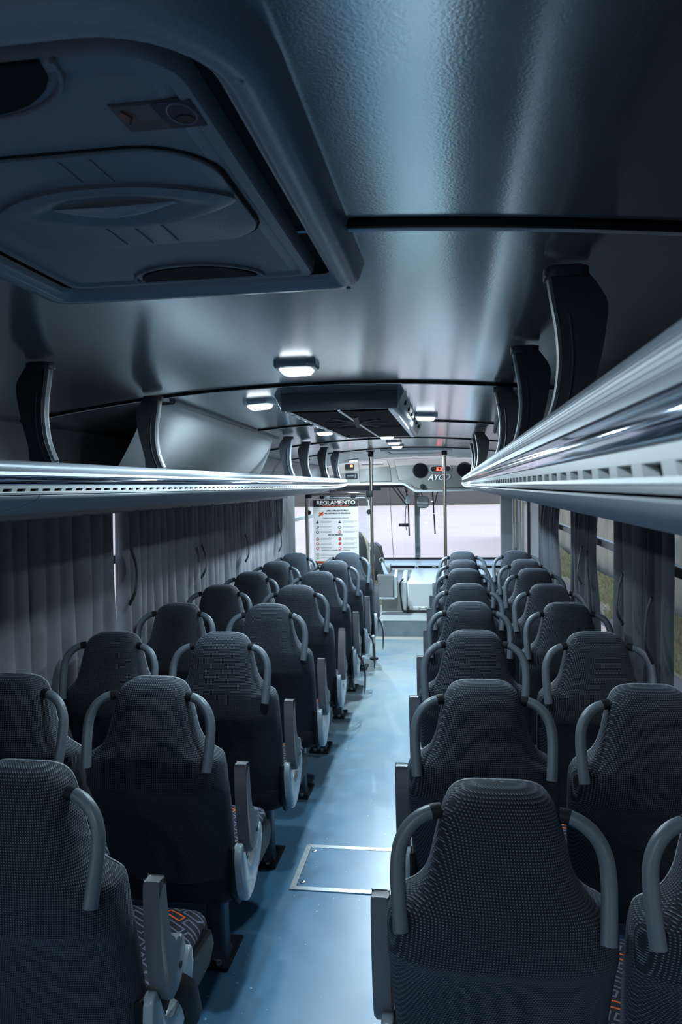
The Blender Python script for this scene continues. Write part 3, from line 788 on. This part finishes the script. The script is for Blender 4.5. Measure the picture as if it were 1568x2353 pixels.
    tube_bm(bm, pts, .016, 6, flat=.2, up=(1, 0, 0)); me = mesh_of(bm, 'belt_loop', True); me.materials.append(M['belt']); out['belt_loop'] = me
    bm = bmesh.new(); box_bm(bm, .252, .272, .28, .33, .40, .46, .005); me = mesh_of(bm, 'belt_buckle'); me.materials.append(M['shield']); out['belt_buckle'] = me
    return out
SM = seat_meshes()
NUM = ['first', 'second', 'third', 'fourth', 'fifth', 'sixth', 'seventh', 'eighth']
def seat(X, Y, aisle, label, group, belt=None, arm_rot=0, rec=0, yaw=0):
    t = thing('bus_seat', label, 'seat', (X, Y, 0), group)
    t.rotation_euler = (0, 0, yaw)
    top = []
    for nm in ('backrest', 'backrest_cover', 'piping'): top.append(link(nm, SM[nm], t))
    for s in (-1, 1):
        top.append(link('grab_handle', SM['grab_handle', s], t)); c = link('handle_collar', SM['handle_collar', s], top[-1])
    if rec:
        piv = Matrix.Translation((0, .14, .44)) @ Matrix.Rotation(rec, 4, 'X') @ Matrix.Translation((0, -.14, -.44))
        for o in top: o.matrix_local = piv
    c = link('cushion', SM['cushion'], t); link('cushion_cover', SM['cushion_cover'], c)
    if aisle:
        a = link('armrest', SM['armrest', aisle], t)
        if arm_rot:
            a.matrix_local = Matrix.Translation((0, .2, .55)) @ Matrix.Rotation(arm_rot, 4, 'X') @ Matrix.Translation((0, -.2, -.55))
        link('pivot_cap', SM['pivot_cap', aisle], a)
        link('side_shield', SM['side_shield', aisle], t); link('side_panel', SM['side_panel', aisle], t)
        link('pedestal_leg', SM['pedestal_leg', aisle], t)
        p = link('base_plate', SM['base_plate', aisle], t); link('plate_bolts', SM['plate_bolts', aisle], p)
        for nm in belt or (): link(nm, SM[nm], t)
    return t
# column positions measured row by row
XA, XW = .4828, .9328
YL = [1.42, 2.11, 2.80, 3.54, 4.22, 4.92, 5.64, 6.36]
YR = [1.41, 2.14, 2.89, 3.62, 4.30, 5.08, 5.70, 6.44]
for side, s, ys in (('left', -1, YL), ('right', 1, YR)):
    for i, y in enumerate(ys):
        belt, ar = None, 0
        extra = ''
        if s < 0:
            if i == 0: belt, extra = ('belt_stalk',), ', black belt stalk hanging'
            if i in (5, 6, 7): belt = ('belt_loop', 'belt_buckle')
            if i in (5, 6, 7): extra = ', belt looped into the aisle'
            if i == 4: ar, extra = -.28, ', armrest tipped forward'
            if i == 2: extra = ''
        j = lambda a: random.uniform(-a, a)
        seat(s*XA+j(.004), y+j(.006), -s, 'woven %s aisle seat, %s row from the back%s' % (side, NUM[i], extra),
             'aisle seats %s of the aisle' % side, belt, ar, j(.012), j(.012))
        if s < 0 and i == 0: continue
        seat(s*XW+j(.004), y+j(.006), 0, 'dark woven %s window seat in the %s row from the back' % (side, NUM[i]),
             'window seats along the %s wall' % side, None, 0, j(.012), j(.012))

# ------------------------------------------------------------------ floor access panel
fp = thing('floor_hatch', 'blue floor access panel with bright aluminium frame and screws in the aisle', 'panel', (-.005, 3.175, 0))
X, Y = .268, .195
for a, b in (((-X, -Y), (X, -Y)), ((X, -Y), (X, Y)), ((X, Y), (-X, Y)), ((-X, Y), (-X, -Y))):
    pa, pb = Vector((*a, 0)), Vector((*b, 0)); ia = Vector((math.copysign(X-.026, a[0]), math.copysign(Y-.026, a[1]), 0)); ib = Vector((math.copysign(X-.026, b[0]), math.copysign(Y-.026, b[1]), 0))
    bm = bmesh.new(); prism_bm(bm, [(p.x, p.y) for p in (pa, pb, ib, ia)], 'z', 0.0005, .005, .001, 1)
    link('frame_strip', mesh_of(bm, 'frame_strip'), fp, M['alu'])
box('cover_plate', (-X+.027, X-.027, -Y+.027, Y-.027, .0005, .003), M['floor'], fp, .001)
for x in (-X+.045, X-.045):
    for y in (-Y+.06, Y-.06):
        bm = bmesh.new(); prism_bm(bm, disc_poly(x, y, .011, 16), 'z', .003, .0065, .0015, 2)
        sc_ = link('frame_screw', mesh_of(bm, 'frame_screw', True), fp, M['alu'])
        bm = bmesh.new(); prism_bm(bm, disc_poly(x, y, .004, 6), 'z', .0062, .0070, 0); link('hex_socket', mesh_of(bm, 'hex_socket'), sc_, M['groove'])

# ------------------------------------------------------------------ curtains
def curtain(s, y0, y1, pleats, amp, label, mt, group, zt=1.55, zb=.66, x0=1.180, gather=None, tie=None, seed=0, hang=0):
    rnd = random.Random(seed)
    NY = max(16, int(pleats*14)); NZ = 16
    ph = [rnd.uniform(-.9, .9) for _ in range(int(pleats)+3)]
    am = [rnd.uniform(.6, 1.15) for _ in range(int(pleats)+3)]
    rows = []
    for j in range(NZ+1):
        v = j/NZ; z = zt+(zb-zt)*v
        pinch = 1.0
        row = []
        if gather:
            gz, gk = gather
            d = (z-gz)/.22
            pinch = 1-(1-gk)*math.exp(-d*d)
        yc = (y0+y1)/2
        for i in range(NY+1):
            u = i/NY; q = max(0, min(pleats-1e-4, (u+.018*math.sin(u*9+seed)*math.sin(PI*u)+.010*math.sin(u*23+2*seed)*math.sin(PI*u))*pleats)); k = int(q)
            a = amp*am[k]*(.75+.25*math.sin(v*2.2+k))
            w = 2*abs(math.sin(PI*(q+.10*ph[k]*math.sin(v*3+k*1.3)*math.sin(PI*(q-k)))))**.6-1
            x = x0-a*w-.008*math.sin(v*5+k*2.1+seed)*v
            y = y0+(y1-y0)*u+.010*math.sin(v*4+k*1.7)*v
            y = yc+(y-yc)*pinch
            x -= .03*(1-pinch)
            row.append((s*x, y, z))
        rows.append(row)
    o = sheet('curtain', rows, mt, None, angle=80)
    tag(o, label, 'curtain', group)
    if tie:
        ty, tz, dz = tie
        pts = spline([(s*(x0-.055), ty, tz), (s*(x0-.07), ty+.02, tz-.35*dz), (s*(x0-.085), ty-.03, tz-.75*dz), (s*(x0-.07), ty-.07, tz-dz)], 5)
        bm = bmesh.new(); tube_bm(bm, pts, .015, 6, flat=.25, up=(s, 0, 0)); link('tie_strap', mesh_of(bm, 'tie_strap', True), o, M['black'])
    return o
LC = 'curtains along the left windows'
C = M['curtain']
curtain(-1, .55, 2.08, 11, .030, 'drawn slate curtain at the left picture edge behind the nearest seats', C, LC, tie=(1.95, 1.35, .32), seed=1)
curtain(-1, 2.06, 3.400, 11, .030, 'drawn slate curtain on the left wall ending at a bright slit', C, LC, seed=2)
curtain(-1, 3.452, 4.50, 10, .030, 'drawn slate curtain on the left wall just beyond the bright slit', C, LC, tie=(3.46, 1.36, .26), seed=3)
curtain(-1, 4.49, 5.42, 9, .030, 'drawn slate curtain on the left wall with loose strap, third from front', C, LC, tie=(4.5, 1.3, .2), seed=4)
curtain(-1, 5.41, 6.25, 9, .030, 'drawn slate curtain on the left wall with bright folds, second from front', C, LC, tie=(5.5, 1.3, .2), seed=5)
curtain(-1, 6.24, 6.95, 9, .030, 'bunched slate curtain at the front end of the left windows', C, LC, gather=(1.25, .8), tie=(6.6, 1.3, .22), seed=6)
RC = 'curtains along the right windows'
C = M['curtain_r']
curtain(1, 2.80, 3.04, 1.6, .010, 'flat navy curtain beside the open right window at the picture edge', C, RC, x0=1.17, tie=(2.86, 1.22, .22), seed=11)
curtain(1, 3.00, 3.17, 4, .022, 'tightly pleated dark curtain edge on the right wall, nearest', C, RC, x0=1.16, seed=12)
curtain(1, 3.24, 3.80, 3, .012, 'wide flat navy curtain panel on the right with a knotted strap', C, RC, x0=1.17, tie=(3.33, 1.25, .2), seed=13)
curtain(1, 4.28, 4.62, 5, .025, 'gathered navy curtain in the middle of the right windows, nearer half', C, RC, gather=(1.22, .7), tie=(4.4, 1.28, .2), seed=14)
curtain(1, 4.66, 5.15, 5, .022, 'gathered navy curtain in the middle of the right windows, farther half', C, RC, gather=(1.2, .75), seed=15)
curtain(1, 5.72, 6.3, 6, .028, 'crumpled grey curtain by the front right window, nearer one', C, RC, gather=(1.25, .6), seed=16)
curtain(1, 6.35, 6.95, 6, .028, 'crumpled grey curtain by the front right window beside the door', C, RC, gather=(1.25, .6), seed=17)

# ------------------------------------------------------------------ poles, rail and rules board
def pole(x, y, z0, label):
    p = thing('grab_pole', label, 'pole', (x, y, z0))
    h = zc(x)-z0
    tube('tube', [(0, 0, .0), (0, 0, h-.01)], .0155, M['steel'], p, 14)
    bm = bmesh.new()
    for r0, a, b in ((.045, h-.012, h-.002), (.026, h-.06, h-.012)): prism_bm(bm, disc_poly(0, 0, r0, 18), 'z', a, b, .003, 1)
    link('ceiling_cap', mesh_of(bm, 'ceiling_cap', True), p, M['black'])
    bm = bmesh.new(); prism_bm(bm, disc_poly(0, 0, .04, 18), 'z', 0, .015, .003, 1); link('floor_flange', mesh_of(bm, 'floor_flange', True), p, M['black'])
    return p
pole(-.345, 7.12, 0, 'stainless grab pole left of the aisle beside the rules board')
pole(.341, 7.12, 0, 'stainless grab pole right of the aisle in front of the red display')
pole(-.968, 7.12, 0, 'stainless grab pole by the left wall at the board edge')
rl = thing('grab_rail', 'horizontal stainless rail carrying the rules board, clamped to the left pole', 'rail', (-.657, 7.12, 1.57))
tube('tube', [(-.29, 0, 0), (.29, 0, 0)], .014, M['steel'], rl, 12)
for x in (.292, -.292):
    bm = bmesh.new(); box_bm(bm, x-.026, x+.03, -.028, .028, -.032, .032, .008, 2); link('pole_clamp', mesh_of(bm, 'pole_clamp', True), rl, M['black'])
bd = thing('divider_board', 'clear acrylic divider board with rounded corners hanging under the rail', 'divider', (-.018, 7.14, 0))
outl = rrect(-.93, -.357, .35, 1.537, .05, 6)
bm = bmesh.new(); f = bm.faces.new([bm.verts.new((x, 0, z)) for x, z in outl]); link('acrylic_sheet', mesh_of(bm, 'acrylic_sheet'), bd, M['acrylic'])
tube('sheet_edge', [(x, 0, z) for x, z in outl], .004, M['acryl_edge'], bd, 6, closed=True)
for x, z in ((-.80, 1.55), (-.50, 1.55), (-.935, 1.40), (-.352, 1.40), (-.935, .8), (-.352, .8)):
    bm = bmesh.new(); prism_bm(bm, disc_poly(x, z, .024, 16), 'y', -.02, .012, .004, 1); link('sheet_clamp', mesh_of(bm, 'sheet_clamp', True), bd, M['black'])
ps = thing('rules_poster', 'white rules poster with black header and round pictograms on the divider board', 'poster', (-.018, 7.12, 0))
px0, px1, pz1, pz0 = -.888, -.455, 1.525, .70
box('poster_sheet', (px0, px1, .008, .012, pz0, pz1), M['paper'], ps, 0)
hb = box('header_band', (px0+.002, px1-.002, .0055, .009, 1.452, 1.523), M['ink'], ps, 0)
text('title_lettering', 'REGLAMENTO', px0+.032, .005, 1.476, .036, M['inkwhite'], ps, bold=.02, width=.37)
text('subtitle_lettering', 'Comportamiento de los usuarios', px0+.085, .005, 1.457, .011, M['inkorange'], ps, width=.25)
W_ = px1-px0
def fx(u): return px0+u*W_
def fz(v): return 1.525-v*(1.525-.893)     # v measured down to the lower black band's top area
# seat-belt block
bm = bmesh.new(); prism_bm(bm, rrect(fx(.135), fx(.225), fz(.245), fz(.195), .006, 3), 'y', .0055, .0085, 0); link('belt_pictogram', mesh_of(bm, 'belt_pictogram'), ps, M['inkorange'])
tube('belt_stroke', [(fx(.135), .005, fz(.25)), (fx(.225), .005, fz(.19))], .004, M['ink'], ps, 5)
text('heading_lettering', 'USO OBLIGATORIO', fx(.30), .005, fz(.185), .016, M['ink'], ps, bold=.02, width=W_*.48)
text('heading_lettering', 'DEL CINTURON DE SEGURIDAD', fx(.25), .005, fz(.222), .014, M['ink'], ps, bold=.015, width=W_*.58)
text('heading_lettering', 'COMPORTAMIENTO DEL USUARIO', fx(.21), .005, fz(.292), .010, M['inkgrey'], ps, bold=.01, width=W_*.58)
text('heading_lettering', 'NO SE PERMITE', fx(.33), .005, fz(.545), .012, M['ink'], ps, bold=.02, width=W_*.31)
text('heading_lettering', 'RESPETAR Y CONSERVAR LA UNIDAD', fx(.18), .005, fz(.775), .009, M['inkgrey'], ps, bold=.01, width=W_*.62)
def ringp(u, v, m, inner):
    bm = bmesh.new(); prism_bm(bm, disc_poly(fx(u), fz(v), .0145, 16), 'y', .006, .0085, 0); o = link('pictogram', mesh_of(bm, 'pictogram'), ps, m)
    bm = bmesh.new(); prism_bm(bm, disc_poly(fx(u), fz(v), .0085, 12), 'y', .0045, .0065, 0); link('pictogram_centre', mesh_of(bm, 'pictogram_centre'), o, inner)
rowsv = [.345, .425, .495, .60, .67, .74]
for r, v in enumerate(rowsv):
    for c, u in enumerate((.09, .585)):
        if r == 0:
            bm = bmesh.new(); prism_bm(bm, [(fx(u)-.012, fz(v)-.012), (fx(u)+.012, fz(v)-.012), (fx(u)+.012, fz(v)-.004), (fx(u)+.004, fz(v)), (fx(u)+.004, fz(v)+.013), (fx(u)-.004, fz(v)+.013), (fx(u)-.004, fz(v)), (fx(u)-.012, fz(v)-.004)], 'y', .006, .0085, 0)
            link('pictogram', mesh_of(bm, 'pictogram'), ps, M['ink'])
        elif r == 1 and c == 0:
            boxes('pictogram', [(fx(u)-.013, fx(u)-.001, .006, .0085, fz(v)-.012, fz(v)-.004), (fx(u)+.001, fx(u)+.013, .006, .0085, fz(v)-.002, fz(v)+.012)], M['ink'], ps)
        else:
            red = r >= 3 or (r == 2 and c == 1)
            ringp(u, v, M['inkred'] if red else M['ink'], M['inkred'] if (red and c == 1 and r in (3, 4)) else M['paper'])
        ln = [(.29, 0), (.22, 1)] if c == 0 else [(.30, 0), (.2, 1)]
        boxes('small_print', [(fx(u+.07), fx(u+.07+w*(.85+.2*((r*3+c+k)%3))), .0062, .0085, fz(v)+.006-k*.011, fz(v)+.0092-k*.011) for w, k in ln], M['inkgrey'], ps)
for v in (.845, .885): boxes('small_print', [(fx(.15), fx(.75-.15*(v > .86)), .0062, .0085, fz(v), fz(v)+.003)], M['inkgrey'], ps)
ringp(.09, .835, M['inkgrey'], M['paper']); ringp(.09, .88, M['tan'], M['paper'])
box('lower_band', (px0+.004, px0+.2, .0055, .009, fz(1.0), fz(.935)), M['ink'], ps, 0)
box('orange_bar', (fx(.06), fx(.36), .005, .006, fz(.955), fz(.94)), M['inkorange'], ps, 0)
text('band_lettering', 'DIARY INFO', fx(.09), .005, fz(.99), .013, M['inkwhite'], ps, bold=.02, width=W_*.24)
text('foot_lettering', 'YU', fx(.06), .005, fz(1.07), .030, M['inkgrey'], ps, bold=.0)

# ------------------------------------------------------------------ overhead fascia at the front
fa = thing('overhead_fascia', 'pale grey overhead fascia above the windscreen with speakers and red display', 'fascia', (0, 9.2, 0))
arc = [(x, zc(x)+.002) for x in [1.14-2.28*k/16 for k in range(17)]]
prism('fascia_body', [(-1.14, 1.672), (-.20, 1.668), (-.15, 1.655), (-.06, 1.585), (-.02, 1.57), (1.14, 1.582)]+arc, 'y', 0, .9, M['cream'], fa, .012, 3)
prism('bottom_lip', [(-1.14, 1.664), (-.2, 1.660), (-.15, 1.645), (-.06, 1.573), (-.02, 1.558), (1.14, 1.570), (1.14, 1.588), (-.015, 1.576), (-.05, 1.592), (-.145, 1.668), (-.2, 1.678), (-1.14, 1.682)], 'y', -.02, .05, M['white'], fa, .006, 2)
def panel(name, poly, m, y0=-.012, bev=.005):
    p = prism(name, poly, 'y', y0, .01, m, fa, bev, 2)
    tube('panel_gap', [(x, -.001, z) for x, z in poly], .005, M['groove'], fa, 5, closed=True)
    return p
d = panel('locker_door', [(-.715, 1.945), (-.37, 1.958), (-.335, 1.86), (-.318, 1.695), (-.70, 1.695)], M['cream'])
box('locker_handle', (-.68, -.41, -.020, -.010, 1.905, 1.925), M['bin'], fa, .004)
panel('speaker_panel', [(-.285, 1.955), (.60, 1.965), (1.05, 1.95), (1.05, 1.615), (.0, 1.605), (-.04, 1.62), (-.14, 1.70), (-.225, 1.705)], M['cream'])
for x in (.033, .56):
    sp_ = prism('speaker_ring', disc_poly(x, 1.82, .092, 28), 'y', -.022, -.008, M['black'], fa, .004, 2)
    bm = bmesh.new(); rows_ = []
    for q, yy in ((1, -.022), (.8, -.029), (.5, -.033), (.15, -.035)):
        rows_.append([bm.verts.new((x+.082*q*math.cos(2*PI*k/24), yy, 1.82+.082*q*math.sin(2*PI*k/24))) for k in range(24)])
    for a, b in zip(rows_, rows_[1:]):
        for i in range(24): bm.faces.new((a[i], a[(i+1) % 24], b[(i+1) % 24], b[i]))
    bm.faces.new(rows_[-1]); link('speaker_mesh', mesh_of(bm, 'speaker_mesh', True), sp_, M['grille'])
prism('display_bezel', rrect(.145, .405, 1.793, 1.876, .035, 6), 'y', -.024, -.008, M['silver'], fa, .005, 2)
dsp = prism('display_window', rrect(.157, .393, 1.805, 1.864, .026, 6), 'y', -.028, -.022, M['ink'], fa, .002, 1)
text('display_digits', '52', .222, -.029, 1.814, .040, M['led'], dsp, bold=.02, width=.072)
# maker's letters in outlined silver
lt = text('lettering', 'AYCO', .125, -.018, 1.705, .066, M['silver'], fa, bold=.02, shear=.35, width=.27, depth=.004)
text('lettering_face', 'AYCO', .128, -.0235, 1.707, .062, M['cream'], lt, bold=-.03, shear=.35, width=.262, depth=.001)
prism('reading_knob', disc_poly(.056, 1.625, .028, 18, 1.15), 'y', -.035, -.008, M['black'], fa, .006, 2)
rd = box('indicator_unit', (-.88, -.772, -.02, .0, 1.853, 1.916), M['black'], fa, .004)
box('indicator_light', (-.815, -.785, -.023, -.019, 1.878, 1.905), M['ledo'], rd, 0)
ra = box('radio_unit', (-.875, -.73, -.022, .0, 1.735, 1.803), M['black'], fa, .004)
box('radio_slot', (-.855, -.77, -.025, -.021, 1.765, 1.78), M['slate'], ra, 0)
box('radio_button', (-.76, -.745, -.025, -.021, 1.745, 1.79), M['slate'], ra, 0)

# sun visor, mirrors, wipers, cable
vis = thing('sun_visor', 'dark roller blind folded up over the driver side of the windscreen', 'visor', (-.7, 9.9, 1.62))
prism('visor_panel', [(-.4, -.03), (.19, -.03), (.19, .03), (-.4, .03)], 'y', -.02, .02, M['slate'], vis, .006, 2)
tube('visor_bar', [(-.4, -.03, -.035), (.19, -.03, -.035)], .008, M['framegrey'], vis, 6)
def mirror(x, z, w, h, label, frame):
    m_ = thing('mirror', label, 'mirror', (x, 9.7, z), 'interior mirrors')
    prism('mirror_shell', rrect(-w/2, w/2, -h/2, h/2, min(w, h)*.28, 5), 'y', .0, .035, frame, m_, .006, 2)
    prism('mirror_face', rrect(-w/2+.006, w/2-.006, -h/2+.006, h/2-.006, min(w, h)*.22, 5), 'y', -.004, .002, M['mirror'], m_, .001, 1)
    m_.rotation_euler = (math.radians(-9), 0, 0)
    tube('mirror_arm', spline([(0, .02, h/2-.01), (-.01, .02, h/2+.03), (-.03, .03, 1.60-z), (-.03, .03, 1.67-z)], 4), .007, M['black'], m_, 6)
    return m_
mirror(-.155, 1.466, .052, .10, 'narrow bright mirror on a stalk left of the larger mirror', M['shield'])
mirror(.035, 1.43, .155, .15, 'larger rounded rectangular mirror in black shell above the centre pillar', M['black'])
def wiper(pts, label, blade=None):
    w = thing('wiper', label, 'wiper', (0, YF+.11, 0), 'windscreen wipers')
    tube('wiper_arm', pts, .008, M['black'], w, 6)
    if blade: tube('wiper_blade', blade, .011, M['rubber'], w, 6)
wiper([(-.46, 0, 1.70), (-.215, 0, 1.37)], 'black wiper arm slanting across the left windscreen pane', [(-.215, -.0, 1.37), (-.205, 0, 1.62)])
wiper([(-.40, 0, 1.70), (-.195, 0, 1.40)], 'second black wiper link beside the slanting arm', [(-.19, 0, 1.40), (-.182, 0, .95)])
wiper([(.25, 0, 1.70), (.17, 0, 1.38)], 'black wiper hanging down the right windscreen pane', [(.14, 0, 1.64), (.172, 0, .975)])
ph = thing('dash_camera', 'small black camera on a stem hanging in the left windscreen pane', 'camera', (-.205, 9.74, 1.14))
box('camera_body', (-.068, .068, -.02, .02, -.022, .018), M['black'], ph, .006, 2)
tube('camera_stem', [(.012, 0, .02), (.02, -.01, .20), (.05, -.02, .29)], .008, M['slate'], ph, 6)
tube('camera_lens', [(0, -.02, 0), (0, -.03, 0)], .012, M['groove'], ph, 10)
tube('camera_foot', [(.025, 0, -.02), (.03, 0, -.07)], .005, M['black'], ph, 6)
cb = tag(tube('hanging_cable', spline([(-.40, 9.9, 1.66), (-.385, 9.9, 1.3), (-.375, 9.9, 1.0), (-.355, 9.9, .66)], 5), .004, M['slate']), 'thin dark cable hanging from the fascia to the dashboard', 'cable')

# ------------------------------------------------------------------ dashboard, engine cover, bin, driver's place
da = thing('dashboard', 'pale dashboard ledge under the windscreen with black slot and hooks', 'dashboard', (0, 10.1, 0))
prism('ledge', [(-.12, .30), (-.12, .575), (-.10, .60), (.22, .635), (.22, .30)], 'x', -.52, 1.15, M['creamd'], da, .006, 2)
box('air_slot', (-.40, 1.1, -.128, -.10, .562, .584), M['groove'], da, .002)
for x in (-.062, .165, .40):
    hk = tube('hook_ring', [(x+.022*math.cos(2*PI*k/14), -.15, .555+.026*math.sin(2*PI*k/14)) for k in range(14)], .008, M['shield'], da, 8, closed=True)
box('dash_block', (-.52, -.40, -.30, -.10, .50, .62), M['creamd'], da, .012, 2)
ec = thing('engine_cover', 'pale moulded engine cover with black rubber edge and latch at the aisle end', 'cover', (0, 8.75, .177))
prism('lower_housing', [(-.42, 0), (-.42, .32), (-.39, .355), (.95, .355), (.95, 0)], 'y', .06, 1.2, M['cream'], ec, .02, 3)
prism('lid', [(0, .03), (-.005, .33), (.02, .355), (1.17, .385), (1.17, .03)], 'x', -.12, .95, M['creamd'], ec, .02, 3)
prism('lid_side', [(-.02, .02), (-.005, .345), (.35, .44), (.45, .44), (.45, .02)], 'x', -.185, -.125, M['white'], ec, .018, 3)
tube('rubber_edge', spline([(-.165, .03, .385), (-.192, -.01, .35), (-.20, -.025, .28), (-.175, -.025, .05), (-.15, -.025, .022), (.0, -.03, .018), (.5, -.03, .018)], 5), .009, M['rubber'], ec, 8)
box('latch_strap', (-.125, -.095, -.05, .0, -.0, .075), M['rubber'], ec, .006, 2)
box('latch_plate', (-.06, .12, -.035, -.012, .03, .075), M['creamd'], ec, .008, 2)
box('latch_mark', (-.066, -.055, -.037, -.01, .03, .078), M['bin'], ec, .002)
tube('grab_bar', spline([(.02, -.03, .035), (.022, -.05, .06), (.03, -.055, .066), (.085, -.055, .066), (.10, -.05, .06), (.105, -.03, .035)], 4), .006, M['steel'], ec, 6)
bn = thing('waste_bin', 'grey open waste bin beside the left pole in front of the engine cover', 'bin', (-.35, 8.62, .375))
outer = [[(x, y, z) for x, y in rrect(-.095*q, .095*q, -.075*q, .085*q, .015, 3)] for q, z in ((.86, 0), (1.0, .235), (1.03, .24), (1.03, .25), (.93, .25), (.90, .20), (.80, .02))]
sheet('bin_body', outer, M['bin'], bn, cyclic=True, angle=50)
prism('side_wing', [(-.08, .235), (.10, .30), (.125, .28), (.12, .05), (.08, .0), (-.07, .0)], 'x', .098, .13, M['creamd'], bn, .008, 2)
box('bin_base', (-.09, .10, -.07, .10, -.016, .002), M['creamd'], bn, .004)
ds = thing('drivers_chair', 'tan edged driver seat behind the rules board', 'seat', (-.74, 8.75, .177))
prism('seat_back', spline([(-.20, .30), (-.23, .62), (-.20, .82), (-.13, .93), (0, .95), (.10, .93), (.155, .82), (.175, .62), (.15, .30)], 4), 'y', -.12, .0, mat('dark_driver_seat', (.03, .03, .035), .7), ds, .03, 3)
tube('seat_edge', [(p.x, -.06, p.y) for p in spline([(.16, .30), (.185, .60), (.165, .80), (.11, .93)], 5)], .022, M['tan'], ds, 8)
prism('seat_cushion', [(-.10, .28), (-.10, .38), (.38, .42), (.42, .36), (.38, .28)], 'x', -.22, .2, mat('dark_driver_cushion', (.03, .03, .035), .7), ds, .03, 3)
box('seat_box', (-.16, .16, -.05, .30, 0, .28), M['black'], ds, .01)
dp = thing('driver_instruments', 'dark instrument pod with round pale dial right of the steering wheel', 'instrument pod', (-.60, 9.35, .177))
prism('pod_shell', [(-.10, .35), (-.12, .68), (-.06, .755), (.06, .765), (.125, .72), (.15, .60), (.17, .40), (.15, .30)], 'y', -.10, .15, mat('dark_dash_shell', (.035, .037, .04), .45), dp, .02, 3)
prism('dial', disc_poly(.145, .56, .030, 16), 'y', -.125, -.09, M['silver'], dp, .004, 1)
prism('dial_face', disc_poly(.145, .56, .018, 16), 'y', -.130, -.12, M['ink'], dp, .002, 1)
prism('pod_base', [(-.2, .0), (-.2, .36), (.14, .36), (.17, .0)], 'y', -.06, .30, M['tan'], dp, .02, 2)
tube('parking_lever', spline([(.155, -.12, .52), (.20, -.20, .42), (.235, -.30, .37), (.25, -.38, .33)], 4), [.020+.012*min(1, i/6) for i in range(13)], M['shield'], dp, 8)
sw = thing('steering_wheel', 'large pale steering wheel partly hidden by the rules board and left pole', 'steering wheel', (-.775, 9.12, .78))
sw.rotation_euler = (math.radians(-66), 0, 0)
tube('wheel_rim', [(.235*math.cos(2*PI*k/40), .235*math.sin(2*PI*k/40), 0) for k in range(40)], .013, M['shield'], sw, 8, closed=True)
for a in (0, 2.1, 4.2): tube('wheel_spoke', [(.03*math.cos(a), .03*math.sin(a), -.03), (.23*math.cos(a), .23*math.sin(a), 0)], .012, M['black'], sw, 6)
tube('wheel_hub', [(0, 0, -.05), (0, 0, -.01)], .05, M['black'], sw, 14)
tube('steering_column', [(0, 0, -.05), (0, 0, -.30)], .03, M['black'], sw, 10)
